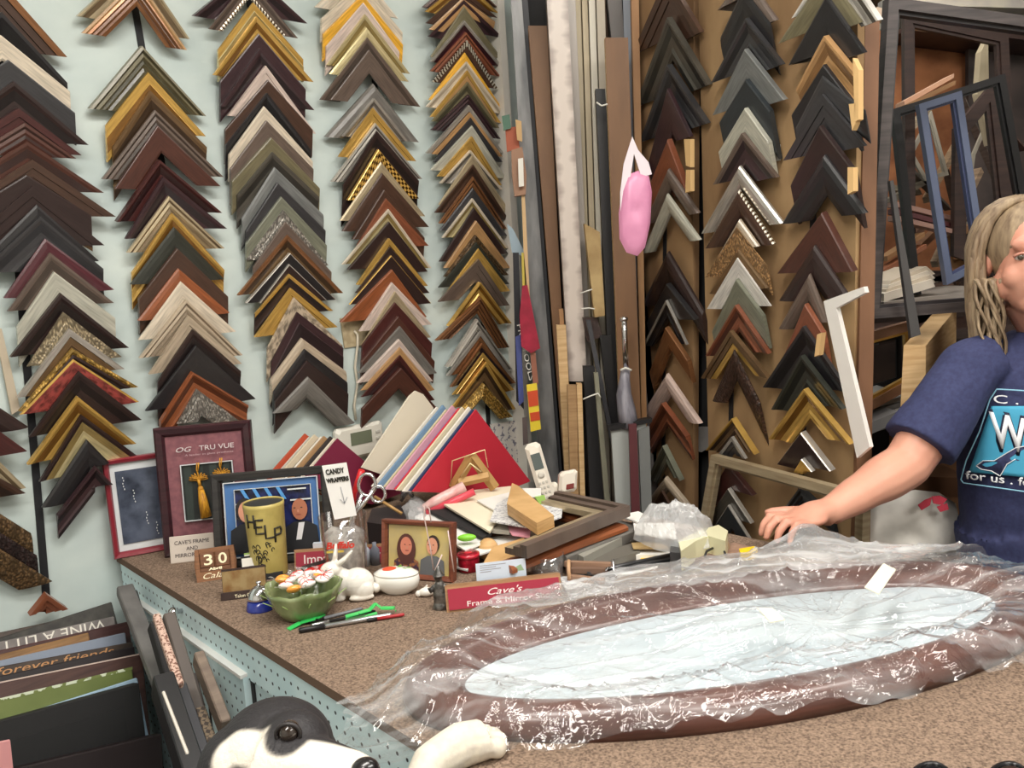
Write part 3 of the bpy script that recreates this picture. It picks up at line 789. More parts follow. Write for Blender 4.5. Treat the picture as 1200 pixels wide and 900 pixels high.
# things hanging on the white edge
def hang(name,pts,Y,t,m,label,cat,txt=None,col=None): 
    o=slab(name,pts,Y,t,m,None,None); 
    tag(o,label,cat,'goods hanging on the white wall edge'); return o
GH='goods hanging on the white wall edge'
hang('tape_dispenser',[(599,176),(612,172),(617,205),(616,228),(603,230),(600,205)],2.36,.03,mat('tan_plastic',(150,112,86),.5),'tan tape dispenser hanging on the white wall edge','tape dispenser')
hang('tag_card',[(607,186),(613,185),(614,218),(608,219)],2.345,.004,mat('card_white',(226,222,212),.7),'white card tag on the tan tape dispenser','card')
hang('tag_card',[(588,136),(597,134),(599,150),(590,153)],2.4,.004,mat('card_green',(84,116,98),.7),'small green card on the white wall edge','card')
hang('tag_card',[(592,150),(606,148),(609,174),(594,178)],2.41,.004,mat('card_rust',(170,92,66),.7),'rust coloured card beneath the green card on wall edge','card')
hang('tag_card',[(604,140),(611,142),(612,166),(606,164)],2.39,.004,mat('card_tan',(196,160,112),.7),'tan strip card beside the rust coloured card','card')
hang('tag_card',[(594,262),(601,268),(615,296),(612,300),(600,296)],2.4,.006,mat('card_blue',(150,168,180),.6),'pale blue cloth corner on the white wall edge','cloth')
o=hang('tool_package',[(601,296),(608,296),(614,480),(605,470)],2.38,.012,mat('package_black',(26,26,34),.4),'tall black tool package with white letters on the wall edge','package')
FT=Fr(P(605.5,380,2.378),V((.16,0,-1)),V((1,0,.16)));FT.z=YF
text('PRO TOOLS',FT,.02,mat('letter_white',(236,234,226),.6),o,w=.16)
o=hang('tool_package',[(611,296),(614,296),(617,330),(614,400)],2.37,.012,mat('package_yellow_txt',(190,170,70),.5),'narrow yellow lettered strip beside the black tool package','package')
hang('tool_package',[(604,395),(610,392),(614,470),(608,476)],2.37,.01,mat('package_blue',(70,80,140),.4),'narrow blue and white package below the black tool package','package')
hang('hammer_handle',[(611,228),(615,228),(621,350),(616,352)],2.37,.014,mat('handle_wood',(202,168,122),.5),'pale wooden tool handle hanging by the wall edge','tool')
hang('red_cloth',[(612,335),(618,334),(633,408),(622,414),(611,406),(609,370)],2.35,.02,mat('crimson_cloth',(172,34,62),.7,kind='noise',scale=30,c2=(140,24,48)),'crimson cloth hanging among the tools','cloth')
hang('hammer_handle',[(621,410),(627,409),(631,450),(625,452)],2.36,.014,mat('handle_rust',(150,96,76),.5),'brownish tool handle below the crimson cloth','tool')
o=hang('snack_package',[(617,451),(629,449),(634,503),(622,506)],2.34,.006,mat('pack_yellow',(232,206,60),.4),'yellow package with red panels hanging low on wall edge','package')
slab('print',[(618,459),(630,457),(631,475),(620,477)],2.338,.001,mat('pack_red',(206,78,44),.4),root=o); slab('print',[(621,484),(632,482),(633,492),(622,494)],2.338,.001,mat('pack_red'),root=o)
hang('key_ring',[(612,490),(617,489),(619,520),(613,522)],2.35,.01,mat('key_metal',(140,130,130),.3,.8),'metal clip hanging below the blue package','clip')
# ------------------------------------------------------------ storage at the right
OSB=mat('orange_board',(176,116,76),.85,kind='noise',c2=(128,78,48),scale=9,stretch=(1,1,1.2),detail=8)
mb=MB(); poly3(mb,[P(x,y,2.9) for x,y in((985,30),(1150,50),(1150,330),(985,330))],YF,.03,OSB); struct(mb,'trim_2')
GB='old frames stored on the racks at the right'
def bgf(name,pts,Y,w,t,m,label,mi=None,tw=0): return pframe(name,pts,(P(pts[0][0],pts[0][1],Y),YF if not tw else V((tw,-1,0))),w,t,m,mi,label,'picture frame',GB)
slab('shelf_post',[(1014,22),(1031,20),(1024,400),(1007,400)],1.72,.03,wood('stud',(140,100,72),(112,78,54),.6,9,(1,1,.3)),'orange brown wooden post right of the plywood','post',floor=True)
slab('backing_board',[(985,330),(1290,330),(1290,700),(985,700)],2.8,.02,mat('rack_dark',(70,54,46),.85,kind='noise',c2=(44,34,32),scale=7),'dark backing behind the rack shelves','panel',floor=True)
slab('backing_board',[(1135,30),(1290,20),(1290,340),(1135,340)],2.85,.02,mat('rack_grey',(96,84,80),.85,kind='noise',c2=(56,50,50),scale=6),'grey brown panel behind the hanging frames','panel')
slab('white_box',[(1075,-30),(1290,-30),(1290,12),(1075,6)],2.95,.3,mat('pale_stock',(234,226,208),.7,kind='noise',c2=(196,190,188),scale=8),'pale boxes stacked on top of the rack','box')
slab('shelf_board',[(1070,24),(1290,40),(1290,58),(1070,30)],2.7,.25,DKBR,'dark brown top shelf board of the rack','shelf')
slab('white_strip',[(1072,26),(1140,32),(1150,40),(1072,32)],2.6,.03,mat('cream_strip',(230,206,182),.6),'cream stick lying under the top shelf','moulding')
slab('white_strip',[(1028,8),(1046,12),(1046,24),(1020,22)],2.3,.03,mat('cream_strip'),'short cream stick left of the big grey frame','moulding')
slab('white_strip',[(1150,60),(1158,44),(1160,170),(1146,110)],2.5,.03,BEIGE,'cream upright stick beside the blue frame','moulding')
# big grey frame
bgf('picture_frame',[(1042,-4),(1330,36),(1310,352),(1018,374)],1.78,.028,.03,wood('charcoal_frame',(88,80,78),(58,52,52),.5,10),'large charcoal frame standing in front of the rack, tallest there',mat('charcoal_lip',(52,48,50),.4))
bgf('picture_frame',[(1060,14),(1182,40),(1196,330),(1062,330)],2.35,.03,.02,DKBR,'dark mauve brown frame behind the large charcoal frame')
bgf('picture_frame',[(1046,128),(1178,86),(1222,330),(1075,380)],2.1,.022,.02,BLK,'black tilted frame with thin top bar behind charcoal frame')
bgf('picture_frame',[(1077,122),(1127,106),(1157,310),(1110,334)],1.98,.02,.02,mat('blue_paint',(92,102,128),.45),'slate blue narrow frame hanging on the rack',mat('blue_dark',(60,68,100),.45))
bgf('picture_frame',[(1120,150),(1170,90),(1196,330),(1118,300)],2.25,.035,.02,DKBR,'brown frame seen through the slate blue frame')
bgf('picture_frame',[(1066,180),(1092,130),(1112,205),(1084,212)],2.5,.012,.01,mat('silver_line',(170,164,150),.4),'thin silver frame behind the slate blue frame')
bgf('picture_frame',[(1140,180),(1170,110),(1196,300),(1128,262)],2.55,.012,.01,mat('silver_line'),'thin silver frame on the right of the blue one')
bgf('picture_frame',[(1108,280),(1148,256),(1152,300),(1112,318)],2.3,.02,.02,TANB,'small tan frame low inside the blue frame')
slab('leaning_stick',[(1043,212),(1047,211),(1079,392),(1068,396)],1.74,.012,mat('black_silver',(70,68,68),.35),'black stick with silver edge leaning on the charcoal frame','moulding')
for i,(a,b,m_) in enumerate((((1050,236),(1128,256),mat('pink_wood',(178,140,126),.5)),((1050,244),(1130,265),mat('maroon_side')),((1050,252),(1132,272),mat('pink_wood')),((1040,300),(1084,272),TANB),((1036,316),(1086,286),mat('rust_stick',(150,92,62),.5)),((1060,118),(1118,86),mat('pink_tan_stick',(204,160,132),.5)),((1062,122),(1120,94),TANB))):
    slab('stored_stick',[a,b,(b[0],b[1]+5),(a[0],a[1]+6)],2.3-.02*i,.05,m_,'stored moulding stick, %s, behind charcoal frame'%('pinkish uppermost of low pile','maroon middle of low pile','pinkish lowest of low pile','tan slanting up','rust slanting up','pinkish tan beneath top shelf','tan beneath top shelf')[i],'moulding',GB)
for i,(a,b,yy,c_,lab) in enumerate((((1066,300),(1104,262),2.42,(150,104,72),'rust brown stick slanting up left of the slate blue frame'),((1060,286),(1098,246),2.5,(120,84,64),'brown stick slanting above the rust brown one'),
 ((1070,196),(1112,240),2.6,(86,78,70),'dark stick falling behind the thin silver frame'),((1088,230),(1132,150),2.62,(168,140,110),'tan stick crossing behind the slate blue frame'),((1098,306),(1150,196),2.45,(188,160,132),'long tan stick slanting inside the slate blue frame'),
 ((1120,330),(1178,240),2.4,(140,98,70),'brown stick right of the slate blue frame'),((1062,330),(1108,322),2.35,(206,190,168),'cream stick lying above the grey edged shelf'),((1060,344),(1116,330),2.3,(96,70,56),'dark brown stick lying above the grey edged shelf'),
 ((1130,110),(1188,250),2.7,(120,110,104),'grey stick falling across the right back panel'),((1150,110),(1200,170),2.72,(96,70,62),'mauve stick below the top shelf at right'),((1066,150),(1092,120),2.7,(196,178,150),'short cream stick on the orange back board'),
 ((1110,190),(1124,250),2.66,(70,58,54),'short dark stick standing inside the slate blue frame'),((1036,236),(1090,206),2.6,(120,112,96),'grey green stick crossing the orange back board'),((1034,214),(1078,222),2.64,(150,140,120),'pale stick lying across the orange back board'))):
    slab('stored_stick',[a,b,(b[0]+3,b[1]+6),(a[0]+2,a[1]+7)],yy,.04,wood('stored_%d'%i,c_,[x*.7 for x in c_],.55,12),lab,'moulding',GB)
slab('paper_sheet',[(1010,500),(1052,482),(1058,492),(1014,512)],1.80,.10,mat('paper_2'),'white loose sheet topmost by the brown window frame','paper')
# shelf with papers
slab('rack_shelf',[(1030,392),(1290,372),(1290,384),(1030,404)],2.3,.35,DKBR,'dark shelf behind the pale wooden box','shelf')
slab('rack_shelf',[(1036,354),(1190,336),(1190,343),(1036,362)],2.0,.3,mat('grey_shelf',(150,142,134),.6),'grey edged shelf carrying white papers','shelf')
for i in range(4):
    y=330-i*5; slab('paper_sheet',[(1036+i*3,y+14),(1092-i*2,y-3),(1096,y+6),(1036,y+24)],2.02+.01*i,.2,mat('paper_%d'%(i%2),((232,222,206),(214,200,180))[i%2],.8),'%s sheet in the paper pile on the grey edged shelf'%('lowest white','second cream','third white','topmost cream')[i],'paper','papers on the rack shelf')
for i in range(5):
    y=500-i*7; slab('paper_sheet',[(1004+i*2,y+6),(1060+i,y-10),(1064,y-4),(1004,y+12)],1.86,.16,mat('paper_%d'%(i%3+2),((214,210,208),(150,150,150),(226,222,214))[i%3],.8),'%s paper in the heap below the brown window frame'%('lowest pale','second grey','middle white','fourth pale','topmost grey')[i],'paper','papers below the brown frame')
bgf('picture_frame',[(1003,394),(1076,374),(1078,450),(1000,493)],1.84,.026,.02,wood('stud'),'brown wooden frame with gold inner edge under the charcoal frame',mat('gold_lip',(206,160,80),.3,.7))
slab('frame_bar',[(998,300),(1014,300),(1014,490),(1000,494)],1.88,.02,wood('stud'),'short brown upright left of the gold edged frame','post',floor=True)
bgf('picture_frame',[(1018,400),(1056,392),(1056,446),(1018,458)],2.2,.01,.01,BLKM,'black small frame seen through the brown wooden frame')
slab('frame_corner_sample',[(965,353),(1012,336),(1014,343),(980,361),(1019,524),(1004,537)],0,.010,mat('white_frame_paint',(226,222,216),.45),'long white frame corner leaning against the right plywood edge','frame corner sample',plane=(W2P+N2*.085,N2))
# pale pine box
bx=[P(1059,405,1.75),P(1085,405,1.75),P(1084,520,1.75),P(1053,520,1.75)]; dv=P(1121,361,2.08)-P(1085,405,1.75)
mb=MB(); b=0; mb.v+=bx+[p+dv for p in bx]; i=mb.mi(PINE)
for f in([0,1,2,3],[7,6,5,4],[0,4,5,1],[1,5,6,2],[2,6,7,3],[3,7,4,0]): mb.f.append(f); mb.m.append(i); mb.sm.append(False)
tag(mb.build('wooden_box'),'pale pine box standing behind the woman','box')
slab('rack_shelf',[(975,556),(1140,560),(1140,584),(975,578)],1.9,.3,wood('stud'),'brown shelf edge behind the arm','shelf',floor=False)
slab('rack_cabinet',[(1040,505),(1140,500),(1140,640),(1040,640)],2.1,.1,mat('cabinet_brown',(150,108,74),.7,kind='noise',scale=8),'brown cabinet side behind the arm and bag','cabinet',floor=True)
slab('stored_block',[(972,548),(1012,552),(1010,570),(974,566)],1.8,.06,OAK,'short orange brown block beside the forearm','block')
slab('dark_stock',[(940,500),(1042,500),(1042,640),(940,640)],2.05,.02,BLKM,'dark stock panel below the white frame','panel',floor=True)
pframe('picture_frame',[(833,533),(1012,580),(1006,760),(806,690)],(W2P+N2*.075,N2),.026,.02,wood('champagne_wood',(176,160,130),(150,132,104),.45,12),None,'large champagne frame leaning low across the plywood corners','picture frame')
slab('paper_note',[(812,500),(832,500),(830,525),(822,530),(810,526)],0,.001,mat('paper_2'),'white paper scrap between the plywood boards','paper',plane=(W2P-N2*.02,N2))
slab('price_label',[(901,170),(914,169),(914,188),(901,190)],0,.002,mat('card_white'),'small white label on the plywood between two columns','label',plane=(W2P+N2*.003,N2))
for col_,k,pts in(('right plywood column',3,[(998,68),(1007,82),(1007,140),(1001,143)]),('right plywood column',4,[(993,122),(1004,121),(1003,145),(998,153)]),('right plywood column',7,[(992,196),(1001,196),(1001,224),(992,228)]),('right plywood column',12,[(957,392),(964,390),(960,416),(953,418)]),('left plywood column'.replace('left ply','left ply')+'' if 'left plywood column' in BUILT else 'left plywood board column',4,[(800,163),(810,163),(810,196),(803,194)]),('left plywood board column',5,[(803,199),(810,199),(810,224),(802,226)])):
    w_o=BUILT[col_][k][0]; mx_c=sum(a for a,_ in pts)/len(pts); pts=[(mx_c+(a-mx_c)*.75,b) for a,b in pts]; slab('raw_end',pts,0,.012,mat('raw_end_pine',(220,182,126),.6),root=w_o,plane=(W2P+N2*.075,N2))
# white cloth bag
r=thing('cloth_bag','white cloth bag with red print slumped behind the counter','bag',P(1065,660,1.75))
blob('bag_body',[(982,655),(996,620),(1016,594),(1044,580),(1072,574),(1100,577),(1120,590),(1128,640),(1126,690),(1080,700),(1000,695)],1.78,.06,mat('cotton_white',(242,238,230),.8,kind='noise',scale=9,c2=(196,192,184),bump=.6),None,None,r,5)
for pp in([(1076,592),(1084,586),(1092,583),(1090,592),(1080,598)],[(1092,582),(1102,581),(1110,585),(1104,592),(1094,590)],[(1098,594),(1110,590),(1112,597),(1102,600)]):
    slab('print',pp,1.70,.002,mat('red_print',(200,60,80),.7),root=r)
# ============================================================ COUNTER
import mathutils
def nz(p,s=1.0,o=0.0): return mathutils.noise.noise(V(p)*s+V((o,o*1.7,o*.6)))
def pegmat():
    m=mat('pegboard',(224,243,245),.55,kind='noise',c2=(204,230,234),scale=6,detail=8); nt=m.node_tree; L=nt.links; b=nt.nodes['Principled BSDF']
    base=[l for l in L if l.to_socket==b.inputs['Base Color']][0].from_socket
    uv=nt.nodes.new('ShaderNodeTexCoord'); sc=nt.nodes.new('ShaderNodeVectorMath'); sc.operation='SCALE'; sc.inputs['Scale'].default_value=1/.021
    fr=nt.nodes.new('ShaderNodeVectorMath'); fr.operation='FRACTION'; di=nt.nodes.new('ShaderNodeVectorMath'); di.operation='DISTANCE'; di.inputs[1].default_value=(.5,.5,0)
    lt=nt.nodes.new('ShaderNodeMath'); lt.operation='LESS_THAN'; lt.inputs[1].default_value=.13
    mx=nt.nodes.new('ShaderNodeMixRGB'); mx.inputs[2].default_value=(.03,.04,.045,1)
    L.new(uv.outputs['UV'],sc.inputs[0]); L.new(sc.outputs[0],fr.inputs[0]); L.new(fr.outputs[0],di.inputs[0]); L.new(di.outputs['Value'],lt.inputs[0]); L.new(lt.outputs[0],mx.inputs[0]); L.new(base,mx.inputs[1]); L.new(mx.outputs[0],b.inputs['Base Color'])
    return m
PEG=pegmat()
CARP=mat('brown_carpet',(152,130,112),.95,kind='noise',c2=(100,84,72),scale=330,stretch=(1,1,1),lo=.36,hi=.66,detail=3,bump=.9,spec=.1)
E0=W0.copy(); ED=(ct(505,880)-ct(135,650)); ED.z=0; ED.normalize(); EN=V((ED.y,-ED.x,0))   # EN points left/outwards
if EN.x>0: EN=-EN
k0=.02; c0=E0+ED*.0+N1*.004; c1=E0+ED*1.75; c3=E0+H1*.87+N1*.004; c2=c3+ED*1.75
counter=thing('counter','long carpet topped shop counter with pale blue pegboard side','counter',V((c1.x,c1.y,0)))
mb=MB(); mb.prism([tuple(p.xy) for p in(c0,c1,c2,c3)],CT-.014,CT,CARP,side=mat('carpet_edge',(104,82,66),.9)); mb.build('countertop',counter)
FS=Fr(V((c0.x,c0.y,0)),ED,UP,EN); LS=1.75
def pegbox(x0,x1,y0,y1,z0,z1,name,m=PEG,root=counter):
    mb=MB(FS); mb.box(x0,x1,y0,y1,z0,z1,m)
    for k,v in enumerate(mb.v): 
        d=v-FS.o; mb.uv[k]=(d.dot(FS.x),d.dot(UP))
    return mb.build(name,root)
pegbox(.01,LS,CT-.079,CT-.015,-.03,-.004,'pegboard_apron')
pegbox(.01,LS,.06,CT-.08,-.03,-.010,'pegboard_side')
dx,dy=ploc(FS,287,790); ddx,_=ploc(FS,300,797)
pegbox(.03,dx,.35,dy-.004,-.009,.004,'door_panel')
mb=MB(FS); mb.box(.03,dx,dy-.006,dy,-.009,.008,mat('white_edge',(236,236,232),.5)); mb.build('door_edge_strip',counter)
x2,_=ploc(FS,241,762); 
mb=MB(FS); mb.box(dx+.001,dx+.012,.35,dy-.002,-.0095,-.007,BLKM); mb.box(x2-.004,x2+.004,.35,dy-.03,.0042,.005,BLKM); mb.build('door_gap',counter)
kx,ky=ploc(FS,211,716); mb=MB(Fr(FS(kx,ky,-.006),FS.x,FS.y,FS.z)); mb.lathe([(.004,0),(.004,.012),(.010,.014),(.011,.020),(.008,.025),(.0001,.026)],mat('chrome'),16); mb.build('bolt_knob',counter)
mb=MB(); FE=Fr(V((c3.x,c3.y,0)),ED,UP,-EN); mb.box(.01,LS,.05,CT-.015,-.02,0,mat('counter_back',(150,146,140),.7),F=FE); FF=Fr(V((c1.x,c1.y,0)),H1,UP,ED); mb.box(.03,.84,.05,CT-.015,-.02,0,mat('counter_back'),F=FF); mb.build('back_panels',counter)
# ------------------------------------------------------------ helpers for goods on the counter
def dep(p): return (RM.transposed()@(p-CAM)).z
def px2m(p,px): return px*dep(p)/FPX
def ztop(p,px,py):
    d=ray(px,py); return CAMZ+d.z*(V((p.x,p.y)).length/V((d.x,d.y)).length)
def at(px,py,z=CT): return ct(px,py,z)
def lay(name,pts,z,t,m,label=None,cat=None,group=None,root=None,side=None):
    mb=MB(); q=[ct(x,y,z) for x,y in pts]; poly3(mb,q,UP,t,m,side); o=mb.build(name,root)
    if label: tag(o,label,cat,group)
    return o
def picture(name,bl,br,tl,lean,bw,dp,fm,label,mats_,inner=None,prof=None):
    """standing picture frame; mats_ = [(inset, material)] layers; returns frame, W, H, root"""
    F,w=upr(bl,br,lean); h=ploc(F,*tl)[1]; r=thing(name,label,'picture frame',F.o)
    mb=MB(F); pr=prof or [(0,-dp),(0,0),(bw*.2,.004),(bw*.75,.002),(bw,-.004),(bw,-dp)]; mb.ring(w,h,pr,fm); mb.build('frame',r)
    z=-.006
    for nm,ins,m in mats_:
        x0,x1,y0,y1=ins; mb=MB(F); mb.box(x0*w,x1*w,y0*h,y1*h,z-.002,z,m); mb.build(nm,r); z+=.0022
    F.w=w;F.h=h; return F,w,h,r
GP='framed pictures and signs standing on the counter'
BURG=mat('burgundy_frame',(134,34,48),.35,coat=.3)
F,w,h,r=picture('picture_frame',(134,656),(208,642),(113,541),2,.012,.018,BURG,'burgundy picture frame with white mat and dark blue photograph',[('mat_board',(.08,.92,.06,.94),mat('mat_white',(214,218,220),.6)),('photograph',(.17,.83,.13,.87),mat('night_photo',(92,100,118),.2,kind='noise',c2=(44,50,64),scale=22))])
mb=MB(F)
for x,y in((.28,.8),(.42,.66),(.58,.42),(.72,.3),(.8,.14)):
    for k in range(5): mb.ball((x*w+.0012*math.sin(k*2),y*h-.006*k,-.001),.0011,.002,.0004,mat('white_dash',(224,228,232),.5),n=4)
mb.build('figures',r)
# shadow box
MAUVE=mat('mauve_mat',(138,86,92),.6,kind='noise',scale=90,c2=(120,72,80)); DMAH=wood('dark_mahogany',(64,34,40),(44,24,30),.3,10)
F,w,h,r=picture('shadow_box',(193,654),(306,641),(160,504),6,.020,.028,DMAH,'dark mahogany shadow box with mauve mat holding two gold tassels',[('mat_board',(.05,.95,.04,.96),MAUVE),('window_backing',(.24,.78,.26,.70),mat('dark_green_backing',(44,54,50),.5,kind='wave',c2=(24,30,28),scale=12,stretch=(1,1,.1)))])
mb=MB(F); mb.ring(w*.54,h*.44,[(0,-.004),(0,.0015),(.0016,.0015),(.0016,-.004)],mat('mat_white'),x0=w*.24,y0=h*.26); mb.build('window_bevel',r)
text('TRU VUE',F.off(w*.45,h*.80,.001),.0145,mat('silver_letter',(214,204,204),.4),r,w=w*.36)
text('OG',F.off(w*.2,h*.80,.001),.014,mat('silver_letter'),r,w=w*.16,shear=.3)
text('A leader in glass products',F.off(w*.3,h*.765,.001),.005,mat('mauve_letter',(190,160,164),.5),r,w=w*.5)
GOLDT=mat('tassel_gold',(222,162,44),.6,kind='noise',scale=120,stretch=(3,3,.3),c2=(160,104,20))
def tassel(cx,cy,s,full=True):
    mb=MB(F)
    for k in range(9):
        a=math.pi*(k/8); 
        pts=[(cx+s*.42*math.cos(a)*(.35+.65*math.sin(t_)),cy+s*.30*math.sin(a)*(.3+.7*math.sin(t_))+s*.05*math.cos(t_),.004+.002*math.cos(t_)) for t_ in [math.pi*2*q/10 for q in range(10)]]
        mb.tube(pts,s*.022,GOLDT,n=5,closed=True)
    mb.tube([(cx,cy+s*.75,.003),(cx-s*.05,cy+s*.45,.004),(cx,cy+s*.2,.004)],s*.03,GOLDT,n=5); mb.tube([(cx+s*.08,cy+s*.75,.003),(cx,cy+s*.35,.004)],s*.03,GOLDT,n=5)
    if full:
        mb.tube([(cx,cy,.004),(cx+s*.05,cy-s*.35,.004)],s*.07,GOLDT,n=6); mb.ball((cx+s*.06,cy-s*.45,.005),s*.13,s*.15,s*.1,GOLDT,n=6)
        mb.tube([(cx+s*.07,cy-s*.5,.005),(cx+s*.12,cy-s*1.0,.006),(cx+s*.2,cy-s*1.75,.006)],[s*.13,s*.2,s*.24],GOLDT,n=10)
    mb.build('tassel',r)
tassel(w*.42,h*.58,h*.17); tassel(w*.66,h*.6,h*.17,False)
# shop card leaning on the shadow box
F,w=upr((200,661),(252,655),12); h=ploc(F,194,630)[1]
r=thing('sign_card','cream sign card leaning at the foot of the shadow box','sign',F.o); mb=MB(F); mb.box(0,w,0,h,-.003,0,mat('card_cream',(206,194,182),.6),bev=.001); mb.build('card',r)
for i,(s_,ww) in enumerate((("CAVE'S FRAME",.78),('AND',.26),('MIRROR SHOP',.78))): text(s_,F.off(w*(.5-ww/2),h*(.68-.24*i),.0004),h*.2,mat('ink_dark',(70,62,62),.7),r,w=w*ww)
# black frame with two men
def face(mb,F,x,y,s,skin,hair,suit,turn=1,bald=False,z=.0012,long_=False):
    """tiny printed portrait made of flat shapes"""
    def ell(cx,cy,rx_,ry_,m,zz,a0=0,a1=360): 
        mb.prism([(cx+rx_*math.cos(R_(a0+(a1-a0)*k/18)),cy+ry_*math.sin(R_(a0+(a1-a0)*k/18))) for k in range(19 if a1-a0<360 else 18)],zz-.0003,zz,m,F)
    mb.prism([(x-1.1*s,y-2.6*s),(x+1.1*s,y-2.6*s),(x+1.0*s,y-1.1*s),(x+.4*s,y-.75*s),(x-.4*s,y-.75*s),(x-1.0*s,y-1.1*s)],z-.0003,z,suit,F)
    if long_: ell(x,y-.25*s,.78*s,1.15*s,hair,z+.0002)
    if not bald: ell(x-.08*s*turn,y+.18*s,.56*s,.68*s,hair,z+.0003)
    ell(x,y,.48*s,.66*s,skin,z+.0006); ell(x-.2*s+.1*s*turn,y+.1*s,.07*s,.035*s,hair,z+.0009); ell(x+.22*s+.1*s*turn,y+.1*s,.07*s,.035*s,hair,z+.0009); ell(x+.08*s*turn,y-.33*s,.17*s,.04*s,mat('lip_print',(150,76,70),.6),z+.0009); ell(x+.1*s*turn,y-.1*s,.06*s,.1*s,mat('nose_print',(196,136,112),.6),z+.0009)
F,w,h,r=picture('picture_frame',(253,668),(392,655),(240,557),10,.017,.02,wood('black_frame_wood',(56,54,52),(38,36,36),.4,12),'black frame with blue mat and photo of two men in suits',[('mat_board',(.1,.9,.1,.9),mat('mat_blue',(70,112,166),.6)),('photograph',(.19,.84,.2,.82),mat('stage_photo',(34,44,96),.25,kind='noise',c2=(18,20,40),scale=40,lo=.4,hi=.6))])
mb=MB(F); mb.ring(w*.8,h*.8,[(0,-.006),(0,.0006),(.0016,.0006),(.0016,-.006)],mat('mat_white'),x0=w*.1,y0=h*.1); mb.ring(w*.65,h*.62,[(0,-.004),(0,.0012),(.001,.0012),(.001,-.004)],mat('mat_white'),x0=w*.19,y0=h*.2); mb.build('mat_bevel',r)
mb=MB(F); SK=mat('skin_print',(214,150,122),.5); SK2=mat('skin_print_dark',(176,112,84),.5); HK=mat('hair_print',(30,24,26),.6); SU=mat('suit_print',(26,28,34),.6)
for k in range(4): mb.prism([(w*(.24+.1*k),h*.82),(w*(.27+.1*k),h*.82),(w*(.33+.1*k),h*.68),(w*(.30+.1*k),h*.68)],-.0005,.0006,mat('beam_print',(84,150,212),.4),F)
mb.box(w*.2,w*.32,h*.655,h*.67,0,.0007,mat('mat_white')); mb.box(w*.66,w*.84,h*.655,h*.67,0,.0007,mat('mat_white')); mb.box(w*.64,w*.8,h*.77,h*.785,0,.0007,mat('mat_white'))
face(mb,F,w*.285,h*.58,h*.17,SK,HK,SU,1,z=.0015); face(mb,F,w*.735,h*.56,h*.17,SK2,HK,SU,-1,True,z=.0015)
mb.prism([(w*.69,h*.24),(w*.735,h*.24),(w*.77,h*.42),(w*.72,h*.42)],.0015,.0021,mat('shirt_print',(226,226,228),.6)); mb.build('portraits',r)
# HELP tin
c=at(317,672); ra=px2m(c,23.5); zt=ztop(c,312,587)-CT; F=flat(c,-10)
r=thing('tin_can','tall khaki can printed HELP with sketched animals','can',c); 
TIN=mat('khaki_tin',(206,188,112),.4,kind='noise',c2=(176,158,88),scale=22); mb=MB(F); mb.lathe([(ra*.84,0),(ra*.86,.003),(ra*.98,zt*.93),(ra,zt*.95),(ra*1.0,zt),(ra*.95,zt),(ra*.93,zt*.93)],TIN,32); mb.build('body',r); mb=MB(F); mb.lathe([(ra*.96,zt*.985),(ra*.93,zt*.9),(ra*.8,.01),(.0001,.01)],mat('tin_inside',(70,66,56),.35,.6),32); mb.build('inside',r)
INKB=mat('ink_black',(40,38,30),.6)
def ontin(a,z,rr=1.012): q=R_(a); k=(.85+.14*z/zt)*ra*rr; return F(k*math.cos(q),k*math.sin(q),z)
mb=MB(F)
def strokes(mb,segs,ox,oz,s,rad=.0011,slant=0):
    for sg in segs:
        pts=[]
        for i in range(len(sg)-1):
            for t_ in(0,.5): pts.append((sg[i][0]*(1-t_)+sg[i+1][0]*t_,sg[i][1]*(1-t_)+sg[i+1][1]*t_))
        pts.append(sg[-1]); mb.tube([ontin(ox+p[0]*s*34,oz+p[1]*zt*.16*s+slant*p[0]) for p in pts],rad,INKB,n=5)
GL=dict(H=[[(0,0),(0,1)],[(.6,0),(.6,1)],[(0,.5),(.6,.5)]],E=[[(.6,0),(0,0),(0,1),(.6,1)],[(0,.5),(.5,.5)]],L=[[(0,1),(0,0),(.6,0)]],P=[[(0,0),(0,1),(.5,1),(.6,.75),(.5,.5),(0,.5)]])
for i,ch in enumerate('HELP'): strokes(mb,GL[ch],-119+27*i,zt*(.70-.07*i),1.15,.0021)
random.seed(4)
for (a0,z0,s_) in((-100,.42,1.),(-70,.3,1.1),(-88,.16,1.2),(-55,.44,.6),(-95,.28,1)):
    for k in range(5):
        a=a0+random.uniform(-9,9); z=z0+random.uniform(-.06,.06); rr=random.uniform(3,8)*s_
        mb.tube([ontin(a+rr*math.cos(t_),zt*(z+.0065*rr*math.sin(t_)*1.0)) for t_ in [math.pi*2*q/9*random.uniform(.6,.8) for q in range(9)]],.0009,INKB,n=4)
mb.build('lettering',r)
# perpetual calendar
F,w=upr((231,683),(277,676),14); h=ploc(F,221,646)[1]; r=thing('calendar','small wooden block calendar showing 30','calendar',F.o)
CB=wood('calendar_wood',(150,104,70),(118,78,50),.5,30)
mb=MB(F); mb.prism([(0,0),(w,0),(w*1.04,h*.5),(w,h),(0,h),(-w*.04,h*.5)],-.022,-.004,CB); mb.box(0,w,0,h*.3,-.005,0,CB); mb.box(0,w*.1,h*.3,h,-.005,0,CB); mb.box(w*.9,w,h*.3,h,-.005,0,CB); mb.build('case',r)
for k,dg in enumerate('30'):
    mb=MB(F); x0=w*(.12+.39*k); mb.box(x0,x0+w*.36,h*.42,h*.9,-.01,.001,wood('cube_wood',(128,84,56),(100,64,42),.5,30),bev=.001); q=mb.build('date_cube',r)
    text(dg,F.off(x0+w*.07,h*.5,.0012),h*.46,mat('cream_letter',(250,240,204),.5),q,w=w*.22,bold=.0004)
